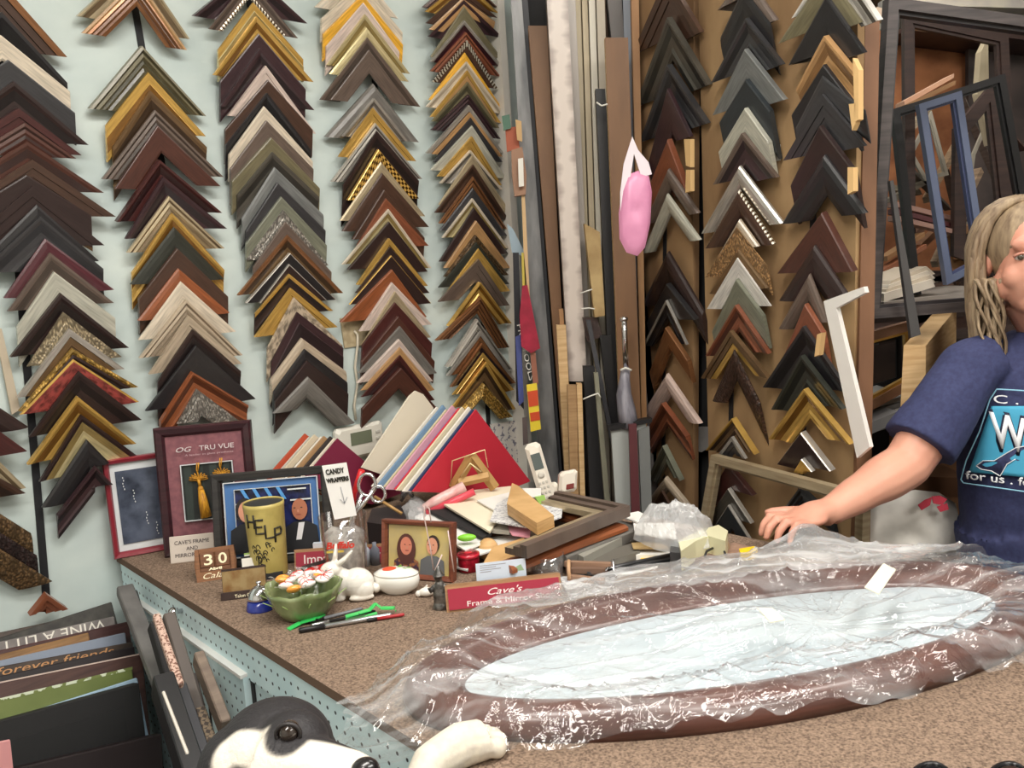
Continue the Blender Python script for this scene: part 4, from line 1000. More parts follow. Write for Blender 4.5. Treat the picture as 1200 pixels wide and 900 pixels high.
mb=MB(F); mb.box(w*.12,w*.88,h*.31,h*.41,-.01,.001,mat('cube_wood')); q=mb.build('month_block',r); text('Abril',F.off(w*.33,h*.325,.0012),h*.11,mat('cream_letter'),q,w=w*.34,bold=.0003)
text('Cala R',F.off(w*.12,h*.08,.0006),h*.24,mat('cream_letter'),r,w=w*.78,shear=.35)
# card holders
def cardholder(bl,br,tl,label,base,card,nm='card_holder',txt=None,depth=.02):
    F,w=upr(bl,br,14); h=ploc(F,*tl)[1]; r=thing(nm,label,'card holder',F.o)
    mb=MB(F); mb.box(0,w,0,h*.26,-depth,0,base,bev=.001); mb.box(.001,w-.001,h*.2,h,-depth,-depth+.002,base); mb.build('base',r)
    mb=MB(F); mb.box(w*.04,w*.98,h*.2,h*.93,-depth+.004,-depth+.011,card); mb.build('card_stack',r)
    if txt: text(txt,F.off(w*.3,h*.06,.0004),h*.15,mat('cream_letter'),r)
    return F,w,h,r
F,w,h,r=cardholder((259,705),(313,698),(255,669),'dark brown card holder with golden brown cards beside call bell',mat('dark_base',(52,36,32),.4),mat('amber_card',(150,128,88),.25,kind='noise',c2=(120,84,44),scale=40),txt='Talon Or')
F,w,h,r=cardholder((283,684),(332,677),(277,654),'black card holder full of white business cards behind the bell',BLK,mat('card_white'))
mb=MB(F); mb.box(w*.1,w*.95,h*.5,h*1.12,-.024,-.021,mat('card_white')); mb.box(w*.1,w*.95,h*1.06,h*1.12,-.0209,-.0205,mat('lime',(150,190,90),.6)); mb.build('rear_card',r)
mb=MB(F); mb.box(w*.62,w*.82,h*.4,h*.75,-.0089,-.0086,mat('ink_grey',(150,150,156),.6)); mb.box(w*.2,w*.5,h*.55,h*.62,-.0089,-.0086,mat('ink_grey')); mb.build('print',r)
# call bell
c=at(306,713); ra=px2m(c,17); F=flat(c); r=thing('call_bell','chrome call bell on blue base beside the leaf bowl','bell',c)
mb=MB(F); mb.lathe([(ra,0),(ra,.002),(ra*.86,ra*.62),(ra*.8,ra*.66),(.0001,ra*.66)],mat('blue_enamel',(38,52,140),.15,coat=.6),28); mb.build('base',r)
mb=MB(F); mb.lathe([(ra*.82,ra*.72),(ra*.8,ra*.9),(ra*.68,ra*1.25),(ra*.45,ra*1.52),(ra*.15,ra*1.66),(.0001,ra*1.68)],mat('chrome'),28); mb.build('dome',r)
mb=MB(F); mb.lathe([(ra*.12,ra*1.6),(ra*.12,ra*1.8),(ra*.2,ra*1.84),(ra*.16,ra*1.95),(.0001,ra*1.98)],mat('chrome'),14); mb.build('plunger',r)
# leaf bowl with sweets
c=at(358,721); ra=px2m(c,44); F=flat(c); r=thing('leaf_bowl','green cabbage leaf bowl filled with wrapped sweets','bowl',c)
LEAF=mat('leaf_glaze',(150,160,116),.22,kind='noise',c2=(100,116,72),scale=26,stretch=(1,1,.5),coat=.5,bump=.4)
def wob(q,t): 
    k=1+t*(.07*math.sin(5*q)+.05*math.sin(11*q+1)+.02*math.sin(23*q)); return (k,t*t*(.007*math.sin(5*q+1)+.004*math.sin(9*q)+.0015*math.sin(27*q)))
mb=MB(F); mb.lathe([(ra*.45,0),(ra*.62,.003),(ra*.84,ra*.35),(ra*.97,ra*.7),(ra*1.02,ra*.86),(ra*.97,ra*.84),(ra*.82,ra*.45),(ra*.5,ra*.16),(.0001,ra*.14)],LEAF,60,sy=.92,wob=wob); bowl=mb.build('bowl',r)
mb=MB(F)
for k in range(10):
    q=2*math.pi*k/10; mb.tube([(ra*(.6+.08*t_*t_*.5)*math.cos(q+.02*t_)*(.95+.08*t_),ra*.92*(.6+.08*t_*t_*.5)*math.sin(q+.02*t_)*(.95+.08*t_),.004+ra*.2*t_) for t_ in range(4)],[.0016,.0014,.001,.0006],mat('leaf_vein',(160,186,110),.3),n=5)
mb.build('veins',bowl)
random.seed(11)
PEP=mat('peppermint',(244,238,232),.15,coat=.6); ORG=mat('orange_sweet',(246,164,70),.15,coat=.6); REDS=mat('mint_red',(206,44,44),.2)
WRAP=glass('cellophane',.08,base=.1,veil=.08,bump=.6,bscale=90)
spots=[(-.55,.1),(-.2,.3),(.1,-.1),(.4,.25),(-.35,-.35),(.0,.5),(.55,-.05),(-.6,.4),(.25,-.4),(.3,.6),(-.1,-.55),(.6,.35),(-.3,.05)]
for i,(x,y) in enumerate(spots):
    z=ra*(.80+.12*random.random()+.18*(1-(x*x+y*y))); cc=F(x*ra,y*ra*.9,z); og=i in(0,3,7,10)
    t_=thing('wrapped_sweet','%s in the leaf bowl'%('orange cellophane wrapped sweet' if og else 'red striped peppermint in clear wrap'),'sweet',cc,'wrapped sweets in the leaf bowl')
    rot=mathutils.Euler((random.uniform(-.5,.5),random.uniform(-.5,.5),random.uniform(0,3))).to_matrix(); s_=ra*.2
    mb=MB(flat(cc)); mb.ball((0,0,0),s_,s_,s_*.5,ORG if og else PEP,n=7,rot=rot); q=mb.build('sweet',t_)
    if not og:
        mb=MB(flat(cc))
        for k in range(6):
            a=k*math.pi/3; mb.tube([flat(cc)(*(rot@V((s_*f*math.cos(a+f*.7),s_*f*math.sin(a+f*.7),s_*.52*math.sqrt(1-f*f*.95))))) for f in(.1,.4,.7,.92)],s_*.042,REDS,n=5)
        mb.build('stripes',t_)
    a=random.uniform(0,6)
    for sg in(1,-1):
        mb=MB(flat(cc))
        d=V((math.cos(a)*sg,math.sin(a)*sg,.25)); sd=V((-d.y,d.x,0)); pts=[cc+d*s_*.9,cc+d*s_*1.7+sd*s_*.55+V((0,0,.003)),cc+d*s_*1.9,cc+d*s_*1.7-sd*s_*.5]; poly3(mb,pts,UP,.0006,WRAP); mb.build('wrapper_twist',t_)
# tumbler with wrappers, card, scissors
c=at(408,682); ra=px2m(c,28); zt=ztop(c,403,603)-CT; F=flat(c); r=thing('drinking_glass','tall clear printed glass holding candy wrappers and scissors','glass',c)
GLS=glass('clear_glass'); mb=MB(F); mb.lathe([(ra*.74,0),(ra*.78,.002),(ra,zt),(ra*.96,zt),(ra*.75,.008),(.0001,.008)],GLS,32); mb.build('glass',r)
FTX=Fr(c+V((-.0,-ra*.93,zt*.62))-V((ra*.55,0,0)),V((1,-.0,.0)),V((0,-.08,1))); text('Buffalo',FTX.off(0,0,.004),.017,mat('red_letter',(214,58,44),.5),r,w=ra*1.15,shear=.25,bold=.0006)
mb=MB(FTX); mb.box(ra*.0,ra*.7,-.008,-.004,.003,.0034,mat('yellow_print',(226,196,90),.5)); mb.build('print',r)
mb=MB(F); random.seed(5)
o=blob('x',[(0,0)],1,1,GLS,None,None) if False else None
mb=MB(F); mb.lathe([(.0001,.009),(ra*.7,.009),(ra*.74,zt*.2),(ra*.82,zt*.55),(ra*.8,zt*.72),(ra*.5,zt*.8),(.0001,zt*.78)],mat('crumpled_wrappers',(214,208,200),.3,kind='noise',c2=(150,146,142),scale=60,bump=1.0,coat=.4),26,wob=lambda q,t:(1+.1*math.sin(7*q+9*t)+.0,.004*math.sin(5*q+7*t)))
tag(mb.build('candy_wrappers'),'crumpled clear candy wrappers filling the printed glass','wrappers')
FC,wc=upr((385,664),(420,660),4); Fc=Fr(P(390,612,dep(c)*.98),V((1,0,-.06)),V((-.13,-.0,1)))
yy=c.y-ra*.1; p00=P(392,609,yy);p10=P(418,604,yy);p01=P(377,546,yy);p11=P(406,542,yy)
mb=MB(); poly3(mb,[p00,p10,p11,p01],YF,.0012,mat('white_card',(238,236,232),.6)); sc=mb.build('sign_card'); tag(sc,'white card reading candy wrappers standing in the printed glass','sign')
FW=Fr(p01+(p00-p01)*.0,(p11-p01),(p01-p00)); FW.z=YF; wc=(p11-p01).length; hc=(p01-p00).length
text('CANDY',FW.off(wc*.1,-hc*.17,.001),.013,INKB,sc,w=wc*.75,bold=.0005); text('WRAPPERS',FW.off(wc*.06,-hc*.32,.001),.011,INKB,sc,w=wc*.9,bold=.0006)
mb=MB(FW); mb.tube([(wc*.55,-hc*.42,.001),(wc*.56,-hc*.6,.001),(wc*.55,-hc*.72,.001)],.0006,mat('ink_grey'),n=4); mb.tube([(wc*.42,-hc*.64,.001),(wc*.55,-hc*.73,.001),(wc*.72,-hc*.62,.001)],.0006,mat('ink_grey'),n=4); mb.build('arrow',sc)
r=thing('scissors','chrome scissors with round loops standing in the printed glass','scissors',c+V((0,0,.03)))
CH=mat('chrome'); yy=c.y+.005
mb=MB(); 
for (cx,cy,rx_,ry_) in((430,568,10,13),(443,579,8.5,9.5)): mb.tube([P(cx+rx_*math.cos(q),cy+ry_*math.sin(q),yy) for q in [2*math.pi*k/16 for k in range(16)]],.0032,CH,n=6,closed=True)
mb.build('finger_loops',r); mb=MB(); mb.tube([P(437,575,yy),P(425,592,yy),P(412,606,yy),P(405,650,yy)],.004,CH,n=6); mb.tube([P(424,580,yy),P(417,598,yy),P(407,650,yy)],.004,CH,n=6); mb.build('blades',r)
mb=MB(); mb.tube([P(424,551,yy+.02),P(419,566,yy+.02),P(415,578,yy+.02),P(412,620,yy+.02)],[(.008,.006),(.009,.006),(.006,.005),(.004,.004)],mat('red_plastic',(208,34,40),.35),n=10); tag(mb.build('red_knife'),'red handled tool standing behind the chrome scissors','tool')
# red sign behind the glass
SR=mat('sign_red',(160,44,64),.4); SW=wood('sign_wood',(176,136,96),(146,108,74),.5,18); WL=mat('white_letter',(244,232,228),.5)
def deskplate(bl,br,tl,label,lines,lean=16,dp=.028):
    F,w=upr(bl,br,lean); h=ploc(F,*tl)[1]; r=thing('name_plate',label,'sign',F.o)
    mb=MB(F); mb.prism([(0,0),(w,0),(w,h),(0,h)],-dp,-.003,SW); mb.build('wood_block',r); mb=MB(F); mb.box(w*.02,w*.98,h*.1,h*.86,-.003,0,SR); mb.build('plate',r)
    for s_,x,y,sz,ww,sh in lines: text(s_,F.off(w*x,h*y,.0005),h*sz,WL,r,w=w*ww,shear=sh)
deskplate((345,669),(452,661),(338,645),'red desk sign with white letters standing behind the rabbit',[('Impact Gallery',.1,.3,.62,.84,0)])
deskplate((524,719),(660,703),(519,687),'red desk name plate with white lettering on wooden block',[("Cave's",.34,.5,.34,.3,.4),('Frame & Mirror Shop',.17,.17,.28,.76,0)])
F,w=upr((560,700),(618,693),4); z_=ploc(F,558,667)[1]*.75; F=F.off(0,.022,.004); mb=MB(F); mb.box(0,w,.0,z_,-.001,0,mat('pale_blue_card',(206,218,232),.5),); o=mb.build('business_card'); tag(o,'pale blue business card standing behind the red name plate','card')
mb=MB(F)
for k,(a,b) in enumerate(((.08,.6),(.08,.4),(.08,.5),(.08,.3))): mb.box(w*a,w*b,z_*(.86-.1*k),z_*(.89-.1*k),0,.0003,mat('ink_grey'))
mb.prism([(w*.7,z_*.45),(w*.96,z_*.45),(w*.9,z_*.75),(w*.8,z_*.65)],0,.0003,mat('leaf_print',(150,176,140),.6)); mb.build('print',o)
# red and yellow card
F,w=upr((357,680),(404,672),20); F=F.rot(8); mb=MB(F); mb.box(0,w,0,.026,-.004,0,mat('dark_base'),bev=.001); mb.box(w*.06,w,.001,.019,0,.001,mat('bright_red',(226,44,38),.4)); mb.prism([(w*.55,.001),(w,.001),(w,.017),(w*.72,.017)],.001,.0015,mat('bright_yellow',(250,206,50),.4)); tag(mb.build('candy_bar'),'red and yellow wrapped bar leaning behind the rabbit','candy bar')
# rabbit
CER=mat('white_ceramic',(238,234,226),.16,coat=.7,kind='noise',c2=(226,220,208),scale=40,bump=.35)
c=at(412,702); F=flat(c,10); s_=px2m(c,1.0); r=thing('rabbit_figurine','white ceramic rabbit with upright ears sitting by the leaf bowl','figurine',c)
def skinobj(mb_list,name,root,m,vox=.002,sm=2):
    """fuse balls/tubes into one continuous body"""
    o=mb_list.build(name,root); md=o.modifiers.new('r','REMESH'); md.mode='VOXEL'; md.voxel_size=vox; md.use_smooth_shade=True
    if sm: s2=o.modifiers.new('s','SMOOTH'); s2.iterations=sm; s2.factor=.6
    return o
mb=MB(F); u=s_
mb.ball((8*u,0,19*u),20*u,14*u,18*u,CER); mb.ball((-8*u,0,22*u),12*u,10*u,17*u,CER); mb.ball((-20*u,0,38*u),13*u,9.5*u,10*u,CER); mb.ball((-29*u,0,34*u),6.5*u,6*u,6*u,CER)
mb.ball((15*u,-8*u,12*u),12*u,7*u,12*u,CER); mb.ball((29*u,0,10*u),6*u,6*u,6*u,CER); mb.ball((12*u,-10*u,4*u),15*u,5*u,4*u,CER)
mb.tube([(-12*u,-4*u,28*u),(-18*u,-6*u,20*u),(-18*u,-6*u,25*u)],[5*u,4*u,3.5*u],CER); mb.ball((-14*u,-4*u,4*u),8*u,4*u,4*u,CER); mb.tube([(-12*u,-4*u,20*u),(-14*u,-4*u,4*u)],[5*u,4*u],CER)
mb.tube([(-16*u,2*u,44*u),(-14*u,3*u,54*u),(-12*u,3*u,68*u)],[(3*u,4*u),(6*u,3*u),(1.5*u,1.5*u)],CER); mb.tube([(-13*u,-3*u,44*u),(-4*u,-4*u,50*u),(6*u,-5*u,60*u)],[(3*u,4*u),(5.5*u,3*u),(1.5*u,1.5*u)],CER)
skinobj(mb,'body',r,CER,.0016)
mb=MB(F); mb.ball((-25*u,-7.6*u,40*u),1.6*u,1*u,1.6*u,mat('grey_eye',(120,118,116),.3),n=6); mb.build('eye',r)
# lidded dish
c=at(466,694); ra=px2m(c,28); F=flat(c,-12); r=thing('lidded_dish','oval white lidded dish painted with a strawberry','dish',c)
CER2=mat('glazed_white',(236,234,226),.14,coat=.7)
mb=MB(F); mb.lathe([(ra*.55,0),(ra*.6,.002),(ra*.92,ra*.28),(ra*1.0,ra*.55),(ra*.97,ra*.78),(ra*.93,ra*.8),(.0001,ra*.78)],CER2,36,sy=.62); mb.build('dish',r)
mb=MB(F); mb.lathe([(ra*.97,ra*.81),(ra*.97,ra*.86),(ra*.7,ra*1.0),(ra*.3,ra*1.07),(.0001,ra*1.08)],CER2,36,sy=.62); lid=mb.build('lid',r)
mb=MB(F); mb.ball((-ra*.22,-ra*.08,ra*1.03),ra*.34,ra*.22,ra*.085,mat('strawberry',(226,84,54),.3)); mb.build('strawberry',lid); mb=MB(F)
for x,y,a in((.15,.1,20),(.35,.0,-10),(.5,.12,50),(.1,.22,80)): mb.ball((ra*x,ra*y,ra*(1.07-.12*x)),ra*.15,ra*.05,ra*.05,mat('leaf_paint',(104,146,66),.3),n=6,rot=Matrix.Rotation(R_(a),3,'Z'))
mb.build('leaves',lid)
# brown frame with two people
F,w,h,r=picture('picture_frame',(447,676),(531,683),(443,608),10,.0095,.014,wood('reddish_frame',(130,74,54),(100,54,40),.4,16),'small reddish brown frame with photo of two smiling people',[('photograph',(.08,.92,.08,.92),mat('yellow_photo',(214,190,110),.3,kind='noise',c2=(176,160,120),scale=14))])
mb=MB(F); face(mb,F,w*.34,h*.56,h*.235,mat('skin_pink_print',(206,128,104),.5),mat('brown_hair_print',(84,46,40),.6),mat('floral_print',(150,96,60),.6,kind='vor',scale=150,c2=(60,40,60)),1,z=-.003,long_=True); face(mb,F,w*.70,h*.58,h*.22,mat('skin_print'),mat('dark_hair_print',(56,40,34),.6),mat('grey_shirt_print',(96,98,100),.6),-1,z=-.0036); mb.build('portraits',r)
# pewter wizard
c=at(517,713); u=px2m(c,1.0); F=flat(c); PEW=mat('pewter',(132,130,126),.35,.7,kind='noise',c2=(70,68,66),scale=90,bump=1.0)
r=thing('pewter_figurine','small pewter wizard figurine left of the red name plate','figurine',c); mb=MB(F)
mb.lathe([(10*u,0),(10*u,3*u),(8*u,8*u),(8.5*u,18*u),(6*u,30*u),(4*u,34*u),(.001*u,35*u)],PEW,18,sy=.8); mb.ball((-1*u,0,38*u),5*u,5*u,5.5*u,PEW); mb.lathe([(8*u,40*u),(6*u,42*u),(3.5*u,47*u),(1*u,52*u),(.01*u,53*u)],PEW,12); mb.tube([(-6*u,0,28*u),(-11*u,-3*u,22*u),(-12*u,-4*u,27*u)],[3*u,2.5*u,2*u],PEW); mb.ball((8*u,-3*u,12*u),5*u,4*u,9*u,PEW); mb.tube([(5*u,0,28*u),(10*u,-3*u,22*u)],[3*u,2.5*u],PEW)
skinobj(mb,'body',r,PEW,.0012,1)
c=at(498,699); u=px2m(c,1.0); mb=MB(flat(c)); mb.ball((2*u,0,5.5*u),9*u,6*u,5.5*u,CER); mb.ball((-7*u,0,4*u),4*u,4*u,4*u,CER); mb.tube([(0,0,9*u),(4*u,0,14*u)],[2*u,1*u],CER); r=thing('white_figurine','tiny white ceramic animal behind the pewter wizard','figurine',c); skinobj(mb,'body',r,CER,.001)
# small clear tumbler
c=at(642,677); ra=px2m(c,20.5); zt=ztop(c,640,649)-CT; r=thing('glass_tumbler','short empty clear tumbler behind the name plate','glass',c)
mb=MB(flat(c)); mb.lathe([(ra*.82,0),(ra*.86,.002),(ra,zt),(ra*.94,zt),(ra*.82,.009),(.0001,.009)],glass('tumbler_glass',.03,base=.14,veil=.06),32); mb.build('glass',r)
# pens and green scissors
GRN=mat('green_plastic',(58,196,96),.35)
r=thing('craft_scissors','bright green plastic strip tangled with the pens','ribbon',at(400,722))
mb=MB(); 
def tape(mb,pts,w,z,m,t=.0015):
    q=[ct(x,y,z+dz) for x,y,dz in pts]
    for a,b in zip(q,q[1:]):
        d=(b-a).normalized(); s_=V((-d.y,d.x,0))*w/2; poly3(mb,[a-s_,b-s_,b+s_,a+s_],UP,t,m)
tape(mb,[(338,737,.002),(352,729,.006),(370,724,.010),(378,720,.006)],.011,CT,GRN); mb.build('left_loop',r)
mb=MB(); tape(mb,[(405,722,.012),(420,718,.014),(433,714,.013),(440,707,.02),(447,712,.012),(462,712,.012),(464,716,.006)],.011,CT,GRN); tape(mb,[(405,726,.005),(425,722,.006),(442,718,.008)],.009,CT,GRN); mb.build('right_loop',r)
def pen(p0,p1,rad,m,capm,label,z=.004,z1=None):
    a=ct(*p0,CT+z); b=ct(*p1,CT+(z1 or z)); r=thing('pen',label,'pen',a,'pens on the carpet beside the leaf bowl'); d=(b-a)
    mb=MB(); mb.tube([a+d*.25,a+d*.97,b],[rad*.9,rad*.9,rad*.4],m,n=10); mb.build('barrel',r); mb=MB(); mb.tube([a,a+d*.02,a+d*.27],[rad*.7,rad,rad],capm,n=10); mb.build('cap',r)
pen((350,739),(460,720),.0042,mat('silver_pen',(190,190,192),.25,.8),BLK,'silver pen with black cap, nearest of the pens',.005)
pen((365,733),(440,716),.003,BLK,mat('silver_pen'),'thin black pen lying under the green plastic',.004)
pen((362,729),(425,713),.003,mat('grey_pen',(110,112,116),.3),BLK,'grey pen nearest the leaf bowl',.004)
pen((430,727),(474,720),.003,mat('red_pen',(170,44,50),.4),BLK,'short red pencil at the right end of the pens',.004)
# ============================================================ mat boards, papers, phone and clutter behind
def matstack(face,Y,n,thick,cols,facecol,facelabel,tag_,extra=None):
    n=n.normalized(); p0=P(face[0][0],face[0][1],Y); q=[onp(x,y,p0,n) for x,y in face]
    for p in q: p.z=max(p.z,CT+.012)
    step=thick/len(cols)
    mb=MB(); poly3(mb,q,n,.004,facecol); o=mb.build('mat_board'); tag(o,facelabel,'mat board',tag_)
    for i,(c_,nm) in enumerate(cols):
        off=-n*(step*(i+1)); mb=MB(); k=1+.05*math.sin(i*2.3); cc=sum(q,V((0,0,0)))/4
        poly3(mb,[V((w_.x,w_.y,max(w_.z,CT+.003))) for w_ in [cc+(p-cc)*(k)+off for p in q]],n,min(.005,step*.8),mat('matboard_%s'%nm.replace(' ','_'),c_,.7)); o=mb.build('mat_board')
        nxt='nearest' if i==0 else 'behind the %s one'%cols[i-1][1]
        tag(o,'%s mat board %s, %s'%(nm,nxt,tag_),'mat board',tag_)
    return q
NB=V((.80,-.60,0))
matstack([(396,514),(471,578),(440,640),(352,566)],1.92,NB,.12,[((232,220,200),'ivory'),((60,52,50),'black'),((226,210,180),'cream'),((176,140,100),'tan'),((236,228,214),'white'),((90,70,56),'brown'),((222,206,178),'pale beige'),((74,132,90),'green'),((214,204,190),'light grey'),((196,84,56),'orange red'),((232,226,214),'off white')],mat('burgundy_board',(120,30,60),.6),'burgundy mat board facing the camera behind the scissors','stack leaning left of the burgundy board')
matstack([(558,480),(622,572),(585,640),(484,576)],1.96,NB,.12,[((50,62,100),'navy'),((236,232,226),'white'),((64,110,120),'teal'),((222,210,186),'cream'),((206,52,64),'crimson'),((96,120,180),'blue'),((214,160,176),'pink'),((190,176,190),'lilac'),((214,196,160),'sand'),((120,150,180),'sky blue'),((206,202,196),'grey'),((236,230,214),'off white')],mat('red_board',(190,40,58),.6),'large red mat board standing corner up behind the phone','stack leaning left of the red board')
# big cream board behind second stack
p0=P(487,462,2.08); mb=MB(); poly3(mb,[V((w_.x,w_.y,max(w_.z,CT+.003))) for w_ in [onp(x,y,p0,NB) for x,y in((480,464),(487,458),(496,462),(508,478),(460,560),(424,548))]],NB,.004,mat('cream_board',(228,218,198),.7)); tag(mb.build('mat_board'),'tallest rounded cream board at the back of the second stack','mat board')
# cordless phone
PH=mat('phone_ivory',(226,218,204),.35,coat=.2); Y=1.86
c=P(664,577,Y); r=thing('phone_base','ivory phone base with dark red window behind the clutter','phone base',c)
F=Fr(P(655,580,Y),V((1,.15,.1)),V((.12,.2,1)).normalized()); mb=MB(F); mb.box(0,.042,0,.05,-.03,0,PH,bev=.006); mb.build('case',r); mb=MB(F); mb.box(.016,.034,.008,.02,-.001,.002,mat('dark_red_window',(120,50,46),.3),bev=.001); mb.build('window',r)
mb=MB(F); mb.box(-.03,-.002,.0,.03,-.03,-.004,PH,bev=.006); mb.build('cradle',r)
a=P(644,590,Y-.03); b=P(623,519,Y-.0); yv=(b-a); L_=yv.length; F=Fr(a,V((1,.1,.28)),yv); F.x=(F.x-F.y*F.x.dot(F.y)).normalized(); F.z=F.x.cross(F.y)
r=thing('cordless_phone','ivory cordless handset standing upright before the red board','phone',a); hw=px2m(a,9.5)
mb=MB(F); mb.box(-hw,hw,0,L_,-.018,0,PH,bev=.008); mb.build('handset',r); mb=MB(F); mb.box(-hw*.6,hw*.6,L_*.56,L_*.82,0,.0015,mat('lcd_dark',(90,98,96),.2),bev=.0005); mb.build('screen',r)
mb=MB(F); 
for i in range(4):
    for j in range(3): mb.box(-hw*.6+j*hw*.45,-hw*.3+j*hw*.45,L_*(.08+.08*i),L_*(.125+.08*i),0,.002,mat('phone_key',(196,190,178),.4),bev=.0008)
mb.build('keypad',r); mb=MB(F); mb.lathe([(hw*.42,0),(hw*.42,.002),(hw*.2,.003),(.0001,.003)],mat('phone_key'),14,F=Fr(F(0,L_*.47,0),F.x,F.y,F.z)); mb.build('nav_key',r)
# papers and envelopes in the heap
GPP='papers and envelopes in the heap'
WP=mat('paper_white',(236,234,228),.7); CP=mat('paper_cream',(236,226,200),.7); PT=mat('paper_printed',(224,224,222),.7,kind='noise',c2=(140,140,150),scale=160,stretch=(1,3,1),lo=.52,hi=.6)
def sheet(pts,z,m,label,t=.003,name='paper_sheet',cat='paper',side=None): return lay(name,pts,z,t,m,label,cat,GPP,side=side)
sheet([(499,596),(512,590),(576,624),(566,630)],CT+.045,BLKM,'black folder edge under the cream envelope',.006,'folder','folder')
sheet([(486,606),(500,597),(575,632),(545,645)],CT+.036,WP,'white sheet under the black folder edge')
sheet([(514,587),(556,574),(604,569),(590,600),(574,623)],CT+.055,CP,'large cream envelope on top of the heap',.004,'envelope','envelope')
sheet([(559,586),(600,576),(612,590),(583,600)],CT+.061,WP,'white envelope lying across the cream one')
sheet([(582,590),(600,580),(626,596),(622,618),(574,610)],CT+.067,PT,'printed letter page right of the cream envelope')
sheet([(625,590),(660,588),(658,606),(640,612)],CT+.065,PT,'printed note beside the phone',.002)
sheet([(612,572),(634,572),(634,580),(620,582)],CT+.07,WP,'small white slip below the phone base')
sheet([(626,581),(638,580),(640,587),(632,590)],CT+.068,mat('lime'),'small lime sticky note under the printed note')
sheet([(574,612),(594,612),(597,622),(574,620)],CT+.05,mat('grey_roll',(176,172,160),.6),'grey paper roll end beside the pink slip',.008)
sheet([(593,615),(622,618),(621,629),(600,626)],CT+.05,mat('paper_pink',(240,168,184),.7),'pink paper slip under the moulding corner')
sheet([(535,625),(560,632),(600,626),(612,634),(560,650),(536,640)],CT+.028,WP,'crumpled white paper above the red tin')
sheet([(532,650),(556,652),(548,668),(532,664)],CT+.01,mat('paper_grey',(206,206,204),.7),'grey paper scrap behind the business card')
sheet([(656,676),(724,668),(716,690),(668,702)],CT+.003,PT,'printed sheet on the carpet right of the name plate')
sheet([(716,662),(776,652),(770,664),(722,676)],CT+.004,WP,'white slip under the black pliers')
sheet([(742,612),(790,613),(792,630),(744,625)],CT+.04,WP,'white envelope under the crumpled bag')
sheet([(742,641),(785,646),(786,651),(744,650)],CT+.012,WP,'white card stack below the crumpled bag',.012)
sheet([(724,604),(748,599),(762,606),(746,611)],CT+.045,WP,'white crumpled sheet behind the grey frame corner')
sheet([(740,636),(772,634),(784,642),(742,642)],CT+.022,mat('kraft'),'kraft card under the crumpled bag')
sheet([(750,652),(770,650),(772,655),(752,657)],CT+.006,mat('bright_yellow'),'yellow note edge beside the pliers')
# raw wood pieces
RAW=wood('raw_pine',(216,176,122),(190,148,94),.6,16)
def rawbar(name,pts,z,t,label,m=RAW): return lay(name,pts,z,t,m,label,'wood offcut','raw wood offcuts in the heap')
rawbar('wood_offcut',[(600,566),(607,569),(649,604),(629,613),(594,590)],CT+.095,.022,'raw pine moulding end pointing up over the letters')
rawbar('wood_offcut',[(577,641),(614,630),(618,640),(609,653),(580,664),(564,664)],CT+.045,.012,'raw pine slanted offcut behind the business card')
c=at(573,657); mb=MB(flat(c)); mb.ball((0,0,.022),.02,.018,.022,RAW); tag(mb.build('furniture_knob'),'round wooden knob behind the raw pine offcut','knob')
c=at(550,668); r=thing('red_tin','red foil wrapped tin right of the small brown frame','tin',c); mb=MB(flat(c)); mb.lathe([(.019,0),(.02,.003),(.02,.03),(.017,.034),(.0001,.034)],mat('red_foil',(176,30,50),.2,.3,kind='noise',c2=(120,16,30),scale=50,bump=.8),20); mb.build('body',r); mb=MB(flat(c)); mb.lathe([(.021,.026),(.021,.032),(.0001,.035)],mat('red_foil_lid',(196,40,58),.25),20); mb.build('lid',r)
mb=MB(); a=ct(547,630,CT+.05); mb.ball(a,.018,.008,.007,mat('lime_green',(136,214,60),.35)); tag(mb.build('highlighter_cap'),'lime green cap on the crumpled white paper','cap')
# frame corners lying in the heap
def laycorner(A,L,R,z,tk,w,code,label,cut=('h','h')):
    a=ct(*A,z); l=ct(*L,z); r_=ct(*R,z); F=Fr(a,((r_-a).normalized()-(l-a).normalized()),V((0,1,0)))
    x=F.x; bis=-((l-a).normalized()+(r_-a).normalized()).normalized(); F=Fr(a,V((bis.y,-bis.x,0)),bis,UP)
    def lc(p): d=p-a; return V((d.dot(F.x),d.dot(F.y)))
    ll,rr=lc(l),lc(r_)
    if ll.x>rr.x: ll,rr=rr,ll
    mb,*_=corner(V((0,0)),ll,rr,cut[0],cut[1],w,tk,code,F); o=mb.build('frame_corner_sample'); tag(o,label,'frame corner sample','frame corners lying on the counter'); return o
laycorner((757,616),(640,590),(664,652),CT+.034,.02,.05,'grey.F','grey flat frame corner, lowest of the pile on the counter',('s','s'))
laycorner((736,612),(640,585),(600,662),CT+.052,.016,.05,'cherry.R','cherry rounded frame corner, middle of the pile on the counter',('s','s'))
laycorner((738,592),(655,575),(617,640),CT+.082,.022,.052,'taupe.S.ichampagne','brown grained frame corner, topmost of the pile on the counter',('s','s'))
lay('grey_block',[(664,642),(752,607),(756,615),(684,653)],CT+.03,.025,mat('grey_moulding',(150,148,138),.5),'grey moulding length under the cherry corner','moulding')
lay('grey_block',[(684,653),(742,636),(750,646),(700,662)],CT+.016,.014,mat('darker_moulding',(104,100,92),.5),'darker grey moulding length lowest beside the twig bundle','moulding')
